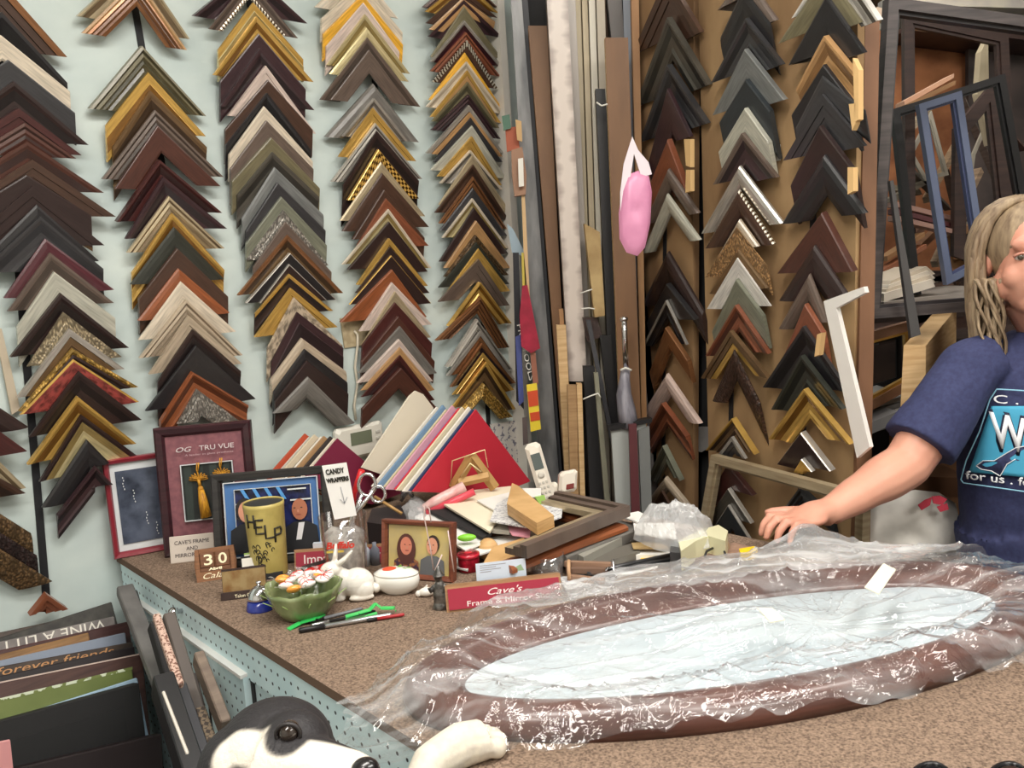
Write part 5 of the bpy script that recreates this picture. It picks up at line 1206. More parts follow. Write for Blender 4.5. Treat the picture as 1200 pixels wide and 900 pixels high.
# bundle of sticks with tie
for i,(a,b,z,c_) in enumerate((((662,660),(716,662),.022,'brown_a'),((664,668),(712,668),.016,'brown_b'),((666,676),(708,681),.008,'brown_a'),((664,664),(708,671),.012,'brown_b'))):
    pa=ct(*a,CT+z); pb=ct(*b,CT+z); mb=MB(); d=(pb-pa).normalized(); F=Fr(pa,d,UP.cross(d),UP); mb.box(0,(pb-pa).length,-.005,.005,-.005,.004,mat(c_,(150,118,96) if c_=='brown_a' else (118,92,76),.6),F=F)
    tag(mb.build('wood_strip'),'thin brown strip, %s in the tied bundle by the tumbler'%('topmost','second','lowest','third')[i],'wood strip','strips of the tied bundle')
mb=MB(); a=ct(667,668,CT+.016); mb.tube([a+V((.002*math.cos(q),.02*math.cos(q),.015*math.sin(q))) for q in [2*math.pi*k/14 for k in range(14)]],.0035,mat('tan_tie',(190,152,116),.6),n=6,closed=True); tag(mb.build('tie'),'tan elastic tie round the thin brown strips','tie')
# crumpled bag and tape gun
FILM=glass('thin_film',.1,base=.08,veil=.30,bump=.9,bscale=45)
def crumple(name,pts,z0,hh,m,label,cat,seed,K=16):
    q=[ct(x,y,z0) for x,y in pts]; c=sum(q,V((0,0,0)))/len(q); mb=MB(); M_=6; ring=[]
    for i in range(len(q)):
        for t_ in range(M_): ring.append(q[i].lerp(q[(i+1)%len(q)],t_/M_))
    N=len(ring); i_=mb.mi(m)
    for k in range(K+1):
        t_=k/K
        for p in ring:
            w=p.lerp(c,t_); zz=hh*math.sqrt(max(0,1-(1-t_)**2)); j=nz(w*38,1,seed)*.8+abs(nz(w*90,1,seed+3))*.5
            mb.v.append(V((w.x+.006*nz(w*50,1,seed+7),w.y,z0+zz*(1+.45*j))))
    for k in range(K):
        for j in range(N): mb.f.append([k*N+j,k*N+(j+1)%N,(k+1)*N+(j+1)%N,(k+1)*N+j]); mb.m.append(i_); mb.sm.append(False)
    o=mb.build(name); tag(o,label,cat); return o
crumple('crumpled_bag',[(744,632),(752,618),(775,608),(812,606),(836,622),(830,642),(796,650),(765,644)],CT+.03,.055,FILM,'crumpled clear plastic bag behind the tape gun','bag',2)
r=thing('tape_gun','cream tape gun lying behind the wrapped mirror','tape gun',at(820,648)); TG=mat('cream_plastic',(216,212,176),.35,coat=.2)
a=[ct(x,y,CT+.05) for x,y in((795,634),(820,621),(842,615),(853,622),(850,634),(830,628),(815,634),(798,646))]
mb=MB(); poly3(mb,a,UP,.035,TG); o=mb.build('handle',r)
mb=MB(); poly3(mb,[ct(x,y,CT+.042) for x,y in((786,633),(797,634),(798,648),(785,647))],UP,.04,mat('dark_metal',(84,84,86),.3,.7)); mb.build('blade_head',r)
mb=MB(); cc=ct(835,640,CT+.02); mb.lathe([(.012,-.016),(.028,-.016),(.028,.016),(.012,.016)],mat('tan_tape',(176,148,116),.35),24,F=Fr(cc,V((1,0,0)),V((0,0,1)))); mb.build('tape_roll',r)
r=thing('cloth_strip','crumpled brown paper strip between tape gun and mirror','paper',at(860,642)); crm=lay('strip',[(800,652),(835,640),(862,636),(885,642),(880,650),(850,652),(820,656)],CT+.018,.014,mat('brown_paper',(158,128,108),.7,kind='noise',c2=(120,92,76),scale=40,bump=.8),root=r)
lay('utility_knife',[(866,643),(884,640),(888,644),(884,648),(868,649)],CT+.03,.012,mat('knife_yellow',(244,204,40),.35),'yellow utility knife handle at the mirror edge','knife')
mb=MB(); mb.tube([ct(x,y,CT+.03) for x,y in((826,652),(828,646),(838,641),(848,643),(850,650))],.0022,BLK,n=6); tag(mb.build('wire_loop'),'black wire loop beside the yellow knife','wire')
r=thing('pliers','long nosed black pliers lying on the papers','pliers',at(740,664)); mb=MB(); mb.tube([ct(688,672,CT+.012),ct(725,664,CT+.012),ct(792,649,CT+.012)],[.003,.005,.004],mat('dark_metal'),n=8); mb.build('jaw',r); mb=MB(); mb.tube([ct(710,672,CT+.008),ct(745,664,CT+.01),ct(790,655,CT+.01)],[.003,.005,.004],mat('dark_metal'),n=8); mb.build('grip',r)
mb=MB(); mb.tube([ct(716+6*math.cos(q),668+3*math.sin(q),CT+.02+.012*math.sin(q*2)) for q in [2*math.pi*k/12 for k in range(12)]],.0022,CH,n=5,closed=True); mb.tube([ct(718,655,CT+.03),ct(719,668,CT+.012),ct(722,676,CT+.005)],.0025,CH,n=6); tag(mb.build('screw_hooks'),'small chrome hooks at the end of the strip bundle','hooks')
# gilt stand, pink film roll, dark box, pencil
r=thing('gilt_stand','gilded triangular wooden stand in front of the red board','stand',P(550,578,1.86)); GW=mat('gilt_wood',(176,138,84),.45,.2)
mb=MB()
for a,b in(((531,572),(552,536)),((552,534),(580,572))): 
    pa,pb=P(*a,1.87),P(*b,1.87); mb.tube([pa,pb],[(.008,.012),(.008,.012)],GW,n=4,smooth=False)
mb.tube([P(538,566,1.85),P(573,558,1.85)],[(.007,.010)]*2,GW,n=4,smooth=False); mb.build('frame',r); mb=MB(); mb.tube([P(x,y,1.84) for x,y in((540,558),(551,543),(564,553))],.0018,mat('pale_gold_wire',(236,220,170),.3,.6),n=6); mb.tube([P(x,y,1.86) for x,y in((528,568),(530,540),(568,527),(572,548))],.0014,mat('pale_gold_wire'),n=6); mb.build('wire',r)
r=thing('film_roll','clear and pink film roll lying above the cream envelope','roll',P(520,590,1.82)); mb=MB(); mb.tube([P(490,598,1.80),P(510,588,1.80),P(544,570,1.82)],[.006,.012,.012],mat('pink_clear',(232,196,190),.15,coat=.5,kind='noise',scale=30,c2=(214,160,156)),n=12); mb.build('clear_roll',r); mb=MB(); mb.tube([P(500,602,1.79),P(556,576,1.80)],[.008,.008],mat('rose_roll',(214,76,90),.3),n=10); mb.build('rose_roll',r)
crumple('crumpled_film',[(468,606),(478,596),(492,590),(502,598),(498,612),(478,616)],CT+.03,.03,FILM,'crumpled clear film left of the pink roll','film',8)
lay('dark_box',[(430,612),(436,596),(470,592),(476,606),(474,618)],CT+.05,.05,mat('dark_box',(40,34,36),.5),'dark box behind the small brown frame','box')
mb=MB(); mb.tube([P(439,582,1.75),P(471,602,1.72)],.0035,mat('gilt_wood'),n=8); tag(mb.build('pencil'),'gold pencil slanting behind the small brown frame','pencil')
for x,y in((485,560),(478,575)):
    mb=MB(); mb.tube([P(x-8,y+12,1.84),P(x-4,y+2,1.84),P(x+2,y,1.84),P(x+6,y+8,1.84)],[.004,.008,.008,.004],mat('silver_clip',(176,176,178),.25,.8),n=8); tag(mb.build('binder_clip'),'silver clip %s the mat boards'%('high between' if x==485 else 'low between'),'clip')
r=thing('wire_tripod','thin wire easel in front of the small brown frame','easel',at(515,690)); mb=MB(); Y=1.36
for pts in([(505,612),(503,596),(498,592),(497,606),(504,640),(508,668)],[(518,650),(510,668),(516,688)],[(525,622),(529,650),(532,670)]): mb.tube([P(x,y,Y) for x,y in pts],.0011,mat('pink_wire',(214,190,184),.4),n=5)
mb.build('wires',r)
r=thing('bottle_cluster','small grey and white bottles between glass and frame','bottles',at(432,652)); mb=MB(); c=at(434,668)
for dx_,m_ in((-.012,mat('pale_bottle',(206,212,222),.3)),(.006,mat('grey_bottle',(130,136,150),.3))): mb.lathe([(.009,0),(.009,.03),(.004,.036),(.004,.044),(.0001,.044)],m_,14,F=flat(c+V((dx_,.03,0))))
mb.build('bottles',r)
mb=MB(); mb.box(-.01,.012,0,.04,-.01,0,mat('pale_bottle'),F=Fr(at(372,664)+V((0,.02,0)),V((1,0,0)),UP)); tag(mb.build('small_box'),'pale grey printed box left of the tall glass','box')
# ============================================================ WRAPPED OVAL MIRROR
MC=V((.302,1.131,CT)); MANG=R_(13.45); MA,MBb=.476,.200; FW_=.078; FH=.036
mx_=V((math.cos(MANG),math.sin(MANG),0)); my_=V((-math.sin(MANG),math.cos(MANG),0)); FM=Fr(MC,mx_,my_,UP)
mir=thing('oval_mirror','large oval mirror in dark wood frame lying in clear plastic wrap','mirror',MC)
mb=MB(FM); NS=120; prof=[(0,0),(-.002,.012),(.004,.026),(.016,.034),(.032,.036),(.048,.031),(.060,.022),(.070,.016),(.078,.012),(.078,0)]
b=0; i_=mb.mi(wood('mahogany_oval',(106,66,56),(74,44,38),.32,7,coat=.35))
for k in range(NS):
    q=2*math.pi*k/NS
    for (o_,z) in prof: mb.v.append(FM((MA-o_)*math.cos(q),(MBb-o_)*math.sin(q),z))
n=len(prof)
for k in range(NS):
    k2=(k+1)%NS
    for j in range(n): mb.f.append([k*n+j,k2*n+j,k2*n+(j+1)%n,k*n+(j+1)%n]); mb.m.append(i_); mb.sm.append(j<n-2)
mb.build('frame',mir)
mb=MB(FM); mb.prism([((MA-FW_+.002)*math.cos(2*math.pi*k/NS),(MBb-FW_+.002)*math.sin(2*math.pi*k/NS)) for k in range(NS)],.001,.010,mat('mirror_pale_blue',(206,216,220),.25,kind='noise',c2=(190,204,212),scale=4)); mb.build('mirror_panel',mir)  # pale bluish, slightly mottled panel colour
# the wrap
WRAPM=glass('mirror_wrap',.06,base=.06,veil=.03,bump=.42,bscale=18,cloud_glint=.30)
HANDP=ct(935,642,CT+.05)
def ridge(p,s,o): return 1-abs(mathutils.noise.noise(V((p[0]*s,p[1]*s,o)))*2)
NR,NA=150,520; vs=[]; 
for k in range(NA):
    q=2*math.pi*k/NA; cx,sx=math.cos(q),math.sin(q)
    # extra skirt: bunched tails at the dog end and towards the viewer
    ext=1.10+.10*mathutils.noise.noise(V((cx*3,sx*3,1)))+.05*mathutils.noise.noise(V((cx*11,sx*11,4)))
    dl=(q-math.radians(200)); dl=(dl+math.pi)%(2*math.pi)-math.pi; ext+=.16*math.exp(-(dl/.42)**2)
    dl=(q-math.radians(332)); dl=(dl+math.pi)%(2*math.pi)-math.pi; ext+=.12*math.exp(-(dl/.3)**2)
    dl=(q-math.radians(78)); dl=(dl+math.pi)%(2*math.pi)-math.pi; ext+=.36*math.exp(-(dl/.62)**2); dl=(q-math.radians(140)); dl=(dl+math.pi)%(2*math.pi)-math.pi; ext-=.15*math.exp(-(dl/.5)**2)
    for r_ in range(NR+1):
        t_=r_/NR*ext; x=MA*t_*cx; y=MBb*t_*sx
        e=t_   # normalised radius
        # distance inside from the outer oval, metres (approx.)
        d=(1-t_)*math.hypot(MA*cx,MBb*sx)
        if d>FW_: base=.040+.010*math.exp(-(t_/.25)**2)-.020*math.sin(min(1,(d-FW_)/.06)*math.pi/2)*(1 if t_>.3 else t_/.3)
        elif d>0: base=.041+.004*math.sin(d/FW_*math.pi)
        else: base=max(.004,.041*math.exp(-((-d)/.035)**1.4))
        pull=V((x-.10,y+.03)); ang=math.atan2(pull.y,pull.x); pr_=pull.length
        hw_=FM(x,y,0)-HANDP; hw_.z=0; base+=.030*math.exp(-(hw_.length/.07)**2)
        cr=max(0,mathutils.noise.noise(V((ang*5.5,pr_*2.2,9.1))))*.020*min(1,pr_/.1)+ridge((ang*2,pr_*1.2),2.6,2.5)**5*.007*min(1,pr_/.1)
        st=(mathutils.noise.noise(V((x*5+2*mathutils.noise.noise(V((x*6,y*6,3))),y*34,7.7))))*.005
        fi=ridge((x+.02*mathutils.noise.noise(V((x*20,y*20,1))),y),26,5.5)**6*.006+ridge((x,y),60,8.5)**5*.0025
        edge=1 if d>0 else (1.3 if -d<.06 else .9)
        z=base+(cr*.7+st*.45)*(1.0 if d>0 else .7)+fi*edge*(.45 if d>FW_ else 1.0)
        j=mathutils.noise.noise(V((x*18,y*18,6)))*.004
        vs.append(FM(x+j,y-j*.7,max(z,.003 if d<-.01 else (.0385 if 0.012<d<.05 else .016))))
mb=MB(); mb.v=vs; i_=mb.mi(WRAPM)
for k in range(NA):
    k2=(k+1)%NA
    for r_ in range(NR):
        a=k*(NR+1)+r_; b_=k2*(NR+1)+r_
        if r_==0: mb.f.append([a,a+1,b_+1])
        else: mb.f.append([a,a+1,b_+1,b_])
        mb.m.append(i_); mb.sm.append(True)
mb.keep=True
WRAPO=tag(mb.build('plastic_wrap'),'crinkled clear plastic wrap draped over the oval mirror','plastic wrap')
# second, folded-over layer on the far side of the wrap
mb=MB(); i_=mb.mi(glass('mirror_wrap_fold',.10,base=.05,veil=.14,bump=.4,bscale=16,cloud_glint=.5)); NK,NR2=150,60
for k in range(NK+1):
    u=k/NK; q=math.radians(22+118*u); cx,sx=math.cos(q),math.sin(q); e0=.46+.10*mathutils.noise.noise(V((u*6,2,2)))+.5*abs(u-.5)**2*2; e1=1.16+.07*mathutils.noise.noise(V((u*9,5,1)))
    for r_ in range(NR2+1):
        t_=e0+(e1-e0)*r_/NR2; x=MA*t_*cx; y=MBb*t_*sx; d=(1-t_)*math.hypot(MA*cx,MBb*sx)
        b_=.060 if d>0 else max(.010,.060*math.exp(-((-d)/.045)**1.5)); hw_=FM(x,y,0)-HANDP; hw_.z=0; b_+=.034*math.exp(-(hw_.length/.07)**2)
        z=b_+.010*mathutils.noise.noise(V((x*9,y*16,4.4)))+ridge((x,y),18,7.7)**5*.006+.004*mathutils.noise.noise(V((x*40,y*50,2)))
        mb.v.append(FM(x,y,z))
for k in range(NK):
    for r_ in range(NR2): a=k*(NR2+1)+r_; mb.f.append([a,a+1,a+NR2+2,a+NR2+1]); mb.m.append(i_); mb.sm.append(True)
mb.keep=True; mb.build('folded_layer',WRAPO)
TP=mat('masking_tape',(236,232,208),.55)
def tapepiece(pts,z,label):
    mb=MB(); poly3(mb,[ct(x,y,CT+z) for x,y in pts],UP,.0012,TP); tag(mb.build('tape_piece'),label,'tape')
tapepiece([(1035,660),(1050,667),(1030,696),(1013,688)],.078,'cream tape piece holding the wrap near the cloth bag')
tapepiece([(887,712),(905,712),(920,726),(903,729)],.064,'small cream tape piece in the middle of the wrap')
# dark round rims at the lower right frame edge (spectacles lying on the counter)
r=thing('spectacles','black spectacles lying on the carpet at the bottom picture edge','spectacles',ct(1090,905)); mb=MB(); GB_=mat('black_plastic',(20,20,22),.25)
for cx in(1091,1182): mb.tube([ct(cx+24*math.cos(q),915+20*math.sin(q),CT+.004) for q in [2*math.pi*k/24 for k in range(24)]],.0028,GB_,n=8,closed=True)
mb.tube([ct(1114,908,CT+.005),ct(1136,902,CT+.009),ct(1159,908,CT+.005)],.0025,GB_,n=8); mb.build('rims',r)
mb=MB()
for cx in(1091,1182): mb.prism([tuple((ct(cx+23*math.cos(q),915+19*math.sin(q),CT)).xy) for q in [2*math.pi*k/24 for k in range(24)]],CT+.003,CT+.0045,mat('dark_lens',(16,16,18),.1,coat=.5))
mb.build('lenses',r)
# ============================================================ LOWER LEFT: framed signs stacked against the wall
GS2='framed signs stacked on edge below the wall samples'
def lean(name,l,r_,off,hgt,t,m,label,ltxt=None,lat=14,topm=None,cat='framed sign',zup=None):
    """board parallel to the pale wall, its long top edge runs from pixel l to pixel r_ ; 'off' metres off the wall"""
    p0=W0+N1*off; a=onp(*l,p0,N1); b=onp(*r_,p0,N1); la=R_(lat)
    x=(b-a).normalized(); y=(UP*math.cos(la)-N1*math.sin(la)); y=(y-x*y.dot(x)).normalized(); z=x.cross(y)
    if z.dot(N1)<0: z=-z
    if hgt>=.2: hgt=(min(a.z,b.z)-.503)/math.cos(la)
    a=a-x*.22; L_=(b-a).length; F=Fr(a,x,y,z); mb=MB(F); i_=m
    mb.box(0,L_,-hgt,0,-t,0,m,bev=.002)
    o=mb.build(name); tag(o,label,cat,GS2)
    return o,F,L_
def topband(F,L_,t,h): return F
SG=mat('sign_grey',(140,134,130),.6,kind='noise',c2=(110,104,102),scale=26)
lst=[ # left px, right px, off, height, thickness, mat, label
 ((0,741),(66,727),.030,.30,.022,mat('bark_brown',(96,84,76),.6,kind='noise',c2=(66,56,52),scale=40),'grey brown frame edge at the back of the sign stack, left'),
 ((50,731),(131,705),.050,.26,.020,mat('bark_dark',(70,68,62),.6,kind='noise',c2=(48,46,44),scale=40),'mottled dark frame edge at the back of the sign stack, right'),
 ((0,752),(134,722),.085,.30,.030,SG,'grey wooden sign stored upside down with pale capitals'),
 ((0,762),(151,728),.105,.30,.016,wood('oxblood',(78,48,46),(58,36,36),.4,14),'dark oxblood framed sign behind the short gold block'),
 ((20,762),(104,741),.125,.08,.016,wood('gold_block',(150,112,68),(116,84,50),.5,20),'short golden wood block lying among the signs'),
 ((0,774),(147,741),.135,.30,.006,mat('blue_grey_board',(130,140,156),.5),'thin blue grey board in the sign stack'),
 ((0,781),(156,752),.160,.30,.018,mat('friends_board',(70,58,50),.5,kind='noise',c2=(48,40,38),scale=18),'dark sign with copper lettering and orange edge'),
 ((0,792),(158,757),.185,.30,.018,mat('black_sign',(38,32,34),.4),'plain black framed sign in the stack'),
 ((0,800),(167,766),.215,.30,.024,wood('walnut_sign',(84,58,52),(62,42,40),.4,12),'broad walnut framed sign in front of the black one'),
 ((0,819),(155,782),.245,.30,.020,mat('green_sign',(104,116,58),.5,kind='noise',c2=(84,96,44),scale=8),'olive green sign with white scribbled edge'),
 ((48,830),(161,794),.265,.30,.008,mat('pale_blue_board',(150,176,196),.5),'thin pale blue board in front of the green sign')]
FR=[]
bq=[W0+H1*s_+N1*o_ for s_,o_ in((-.95,.01),(-.035,.01),(-.035,.80),(-.95,.80))]
bn=thing('display_bin','dark wooden bin under the framed signs and leaning frames','bin',V((bq[0].x,bq[0].y,0))); BW=mat('bin_wood',(52,44,40),.7)
mb=MB(); mb.prism([tuple(p.xy) for p in bq],.46,.50,BW); mb.build('shelf',bn)
for k in range(4): mb=MB(); c_=bq[k]+(sum(bq,V((0,0,0)))/4-bq[k])*.06; mb.box(-.02,.02,-.02,.02,0,.46,BW,F=flat(V((c_.x,c_.y,0)))); mb.build('leg',bn)
pv_=.0
for (l,r_,off,hg,t,m,lab) in lst:
    t=min(t,(off-pv_)*.92); pv_=off
    o,F,L_=lean('framed_sign',l,r_,off,hg,t,m,lab,lat=62 if False else 20); FR.append((o,F,L_))
IV=mat('ivory_letter',(226,222,212),.6); CPL=mat('copper_letter',(190,140,90),.5)
o,F,L_=FR[2]; g=Fr(F(L_-.02,-.002,.0008),-F.x,-F.y,F.z); text('WINE A LITTLE',g,.026,IV,o,w=.215)
o,F,L_=FR[6]; g=Fr(F(L_-.24,-.016,.0008),F.x,F.y,F.z); text('forever friends',g,.02,CPL,o,w=.20,shear=.2)
mb=MB(F); mb.box(0,L_,-.0215,-.0185,0,.001,mat('orange_edge',(206,158,96),.5)); mb.build('edge_strip',o)
o,F,L_=FR[8]; mb=MB(F); mb.box(0,L_,-.001,.0015,-.002,.0005,mat('pale_edge',(190,170,160),.5)); mb.build('edge_strip',o)
o,F,L_=FR[9]; mb=MB(F); random.seed(9)
mb.box(0,L_,-.004,.001,-.002,.0008,mat('scribble_edge',(196,204,180),.6,kind='noise',c2=(104,116,58),scale=70,lo=.48,hi=.52)); mb.build('edge_strip',o)
# big black framed panel in front and dark bin
o,F,L_=lean('framed_print',(0,845),(163,800),.30,.55,.028,mat('deep_black',(14,13,14),.6),'large black framed print in front of the sign stack',lat=16,cat='framed print')
mb=MB(F); mb.box(.03,L_-.03,-.52,-.035,0,.001,mat('print_dark',(10,10,11),.7)); mb.build('print',o)
o,F,L_=lean('framed_print',(0,905),(190,860),.37,.5,.03,mat('black_red',(26,14,16),.5),'dark red black frame at the very front of the stack',lat=16,cat='framed print')
mb=MB(); p0=W0+N1*.42; poly3(mb,[onp(x,y,p0,N1) for x,y in((-8,872),(12,868),(16,905),(-8,910))],N1,.006,mat('pink_card',(214,150,150),.5)); tag(mb.build('price_card'),'small pinkish card at the lower left picture corner','card')
# grey side frame between bin and counter
def bar(p,q,w,d,m,name,label,cat='frame',ax=None):
    x=(q-p); L_=x.length; a=ax or N1; a=(a-x.normalized()*a.dot(x.normalized())).normalized(); F=Fr(p,a.cross(x.normalized()),x); F.z=F.x.cross(F.y); mb=MB(F); mb.box(-w/2,w/2,0,L_,-d/2,d/2,m,bev=.002); o=mb.build(name); tag(o,label,cat,'frames leaning against the counter side'); return o
def dn(p,q,z=0.0):   # run the bar on to the floor
    d=q-p; return p+d*((p.z-z)/-d.z) if d.z<0 else q
def pw(x,y,off): return onp(x,y,W0+N1*off,N1)
def lb(a,b,o1,o2,w,d,m,name,label,cat='picture frame',ext=True):
    p=pw(*a,o1); q=pw(*b,o2); q=dn(p,q,.505) if ext else q; return bar(p,q,w,d,m,name,label,cat)
def lbs(a,b,o1,o2,w,d,m,label,ext=True):
    p=onp(*a,FS.o+EN*o1,EN); q=onp(*b,FS.o+EN*o2,EN); q=dn(p,q,.505) if ext else q; return bar(p,q,w,d,m,'picture_frame',label,'picture frame',EN)
lbs((146,690),(172,756),.035,.05,.022,.03,mat('ash_frame',(110,108,106),.5,kind='noise',scale=20),'grey frame edge rising beside the sign stack')
lbs((154,694),(178,780),.02,.03,.016,.02,BLK,'black frame edge just right of the grey edge')
lbs((183,722),(211,804),.075,.10,.013,.012,mat('terrazzo_edge',(206,176,160),.6,kind='noise',c2=(120,80,66),scale=260,lo=.5,hi=.56),'pinkish speckled frame edge leaning against the counter side',False)
lbs((178,732),(204,822),.06,.07,.030,.012,BLKM,'black frame carrying the pinkish speckled edge')
lbs((197,722),(224,812),.035,.05,.026,.02,mat('grey_brown_frame',(88,78,72),.5),'grey brown frame behind the speckled edge')
lbs((232,770),(264,852),.045,.06,.030,.016,wood('driftwood',(128,112,98),(98,84,74),.6,12),'driftwood brown frame end leaning on the pegboard',False)
lbs((224,792),(234,832),.03,.04,.018,.016,mat('walnut_dark',(58,46,42),.5),'dark walnut frame end behind the driftwood one')
lbs((191,810),(220,884),.15,.16,.004,.004,WHP,'white narrow frame edge low beside the dog',False)
lbs((190,800),(216,880),.12,.135,.045,.03,BLK,'glossy black frame holding the white edge')
lbs((206,806),(236,895),.09,.11,.02,.03,DKG,'dark grey frame right of the white edge')
lbs((234,832),(248,872),.07,.08,.016,.016,mat('beaded_edge',(120,104,84),.5,kind='checker',c2=(60,50,44),scale=160),'beaded brown frame end just above the dog',False)
# ============================================================ PERSON
SKIN=mat('skin',(222,164,140),.5,kind='noise',c2=(208,144,122),scale=9,lo=.35,hi=.75,detail=5); SKIN.node_tree.nodes['Principled BSDF'].inputs['Subsurface Weight'].default_value=.12; SKIN.node_tree.nodes['Principled BSDF'].inputs['Subsurface Radius'].default_value=(.02,.008,.005)
NAVY=mat('navy_cotton',(54,60,98),.85,kind='noise',c2=(46,50,86),scale=120,bump=.2)
Yp=1.66
def Q(px,py,y): return P(px,py,y)
sh=Q(1136,432,Yp); el=Q(1062,545,1.61); wr=Q(972,630,1.535)
neck=Q(1238,408,Yp+.03); chest=Q(1232,520,Yp+.02); waist=Q(1232,660,Yp+.01)
hip=V((waist.x+.01,waist.y+.0,.90)); shR=V((2*neck.x-sh.x-.01,sh.y+.06,sh.z-.0)); elR=shR+V((.06,-.05,-.28)); wrR=elR+V((-.08,-.13,-.19))
wr.z=max(wr.z,CT+.06)
headc=Q(1211,304,Yp-.015)
person=thing('person','person in navy T-shirt with long grey blond hair, one hand on the wrapped mirror','person',V((hip.x,hip.y,0)))
def chain(mb,pts,rs,m,n=14): 
    # subdivide for smoothness
    P_=[];R2=[]
    for i in range(len(pts)-1):
        for k in range(6):
            t_=k/6; P_.append(pts[i].lerp(pts[i+1],t_)); a,b=rs[i],rs[i+1]; s_=t_*t_*(3-2*t_)
            f=lambda v:v if isinstance(v,tuple) else (v,v)
            a,b=f(a),f(b); R2.append((a[0]*(1-s_)+b[0]*s_,a[1]*(1-s_)+b[1]*s_))
    P_.append(pts[-1]); R2.append(rs[-1] if isinstance(rs[-1],tuple) else (rs[-1],)*2)
    mb.tube(P_,R2,m,n)
mb=MB()
# arms (upper arm, forearm with taper)
fa=[el.lerp(wr,t) for t in(0,.25,.6,1)]
chain(mb,[sh,sh.lerp(el,.5),el,fa[1],fa[2],wr],[.050,.050,.045,.045,.036,.027],SKIN); 
chain(mb,[shR,shR.lerp(elR,.5),elR,elR.lerp(wrR,.5),wrR],[.048,.048,.042,.038,.027],SKIN)
for j,rr in((sh,.052),(shR,.05),(el,.044),(elR,.042)): mb.ball(j,rr,rr,rr,SKIN,n=8)
# torso as stacked ellipses
def tor(c,rx_,ry_,seg=24): return [(c.x+rx_*math.cos(2*math.pi*k/seg),c.y+ry_*math.sin(2*math.pi*k/seg),c.z) for k in range(seg)]
def loft(mb,secs,m,seg=24):
    b=len(mb.v); i_=mb.mi(m)
    for c,a,d in secs: mb.v+=[V(p) for p in tor(c,a,d,seg)]
    for k in range(len(secs)-1):
        for j in range(seg): mb.f.append([b+k*seg+j,b+k*seg+(j+1)%seg,b+(k+1)*seg+(j+1)%seg,b+(k+1)*seg+j]); mb.m.append(i_); mb.sm.append(True)
    mb.f.append([b+j for j in range(seg-1,-1,-1)]); mb.m.append(i_); mb.sm.append(True); mb.f.append([b+(len(secs)-1)*seg+j for j in range(seg)]); mb.m.append(i_); mb.sm.append(True)
zz=lambda z,dx=0,dy=0: V((waist.x+(neck.x-waist.x)*max(0,(z-waist.z)/(neck.z-waist.z))+dx,waist.y+(neck.y-waist.y)*max(0,(z-waist.z)/(neck.z-waist.z))+dy,z))
zs=sh.z; zw=waist.z
secs=[(zz(.80),.165,.125),(zz(.90),.172,.13),(zz(zw+.03),.158,.125),(zz(zw+.10),.158,.13),(zz(zw+.19),.165,.14),(zz(zs-.08),.168,.13),(zz(zs-.02),.160,.105),(zz(zs+.03),.125,.08),(zz(zs+.055),.07,.06),(zz(zs+.09),.05,.052)]
loft(mb,secs,SKIN)
mb.tube([zz(zs+.05),headc+V((0,.02,-.06))],[.056,.052],SKIN,n=16)
# legs
for sgn in(-1,1):
    h_=V((hip.x+sgn*.085,hip.y,.82)); kn=V((hip.x+sgn*.09,hip.y-.02,.47)); an=V((hip.x+sgn*.09,hip.y+.03,.09)); chain(mb,[h_,kn,an],[.085,.055,.04],SKIN); mb.ball(an+V((0,-.06,-.055)),.04,.11,.035,SKIN,n=8)
# head: skull, jaw, nose, brows, lips, ear ; face looks to the camera-left
fd=V((-.38,-.92,-.06)).normalized(); fr_=V((fd.y,-fd.x,0)).normalized()*-1; fu=fr_.cross(fd)*1
if fu.z<0: fu=-fu
FHd=Fr(headc,fr_,fu,-fd if False else fd)
if FHd.x.cross(FHd.y).dot(FHd.z)<0: FHd.x=-FHd.x
def HB(x,y,z,a,b,c,m=SKIN): mb.ball(FHd(x,y,z),a,b,c,m,F=FHd,n=12)
HB(0,.03,-.015,.073,.085,.090); HB(0,-.02,.02,.062,.085,.066); HB(0,-.075,.045,.034,.028,.034); HB(-.035,-.025,.055,.026,.026,.020); HB(.035,-.025,.055,.026,.026,.020)
HB(0,.035,.070,.05,.02,.014); HB(-.055,-.045,.02,.016,.03,.03); HB(.055,-.045,.02,.016,.03,.03)
mb.tube([FHd(0,.022,.082),FHd(0,-.002,.094),FHd(0,-.016,.102)],[(.008,.008),(.010,.010),(.013,.011)],SKIN,n=10); HB(-.012,-.018,.090,.008,.007,.010); HB(.012,-.018,.090,.008,.007,.010)
HB(0,-.043,.080,.022,.006,.009); HB(0,-.053,.079,.019,.007,.009); HB(-.075,-.005,-.01,.008,.026,.016); HB(.075,-.005,-.01,.008,.026,.016)
# left hand on the mirror: palm and five fingers spread to the left
hd=(wr-el); hd.z=0; hd.normalize(); hs=V((-hd.y,hd.x,0)); pz=CT+.052
w0=V((wr.x,wr.y,wr.z)); pc=V((wr.x,wr.y,pz+.006))+hd*.055
chain(mb,[w0,V((wr.x,wr.y,pz+.014))+hd*.03,pc+hd*.02],[.027,(.030,.020),(.036,.013)],SKIN); mb.ball(pc,.040,.040,.014,SKIN,n=10)
for i,(o_,L_,r0) in enumerate(((-.031,.068,.0085),(-.011,.078,.009),(.010,.074,.0088),(.029,.060,.0078))):
    a=pc+hd*.025+hs*o_; b=a+hd*L_*.40+hs*o_*.12+V((0,0,.004)); c_=a+hd*L_*.62+hs*o_*.15+V((0,0,-.010)); d_=a+hd*L_*.70+hs*o_*.16+V((0,0,-.026)); mb.tube([a,b,c_,d_],[r0*1.1,r0,r0*.92,r0*.75],SKIN,n=10); mb.ball(b,r0*1.08,r0*1.08,r0*1.08,SKIN,n=6); mb.ball(d_,r0*.78,r0*.78,r0*.7,SKIN,n=6)
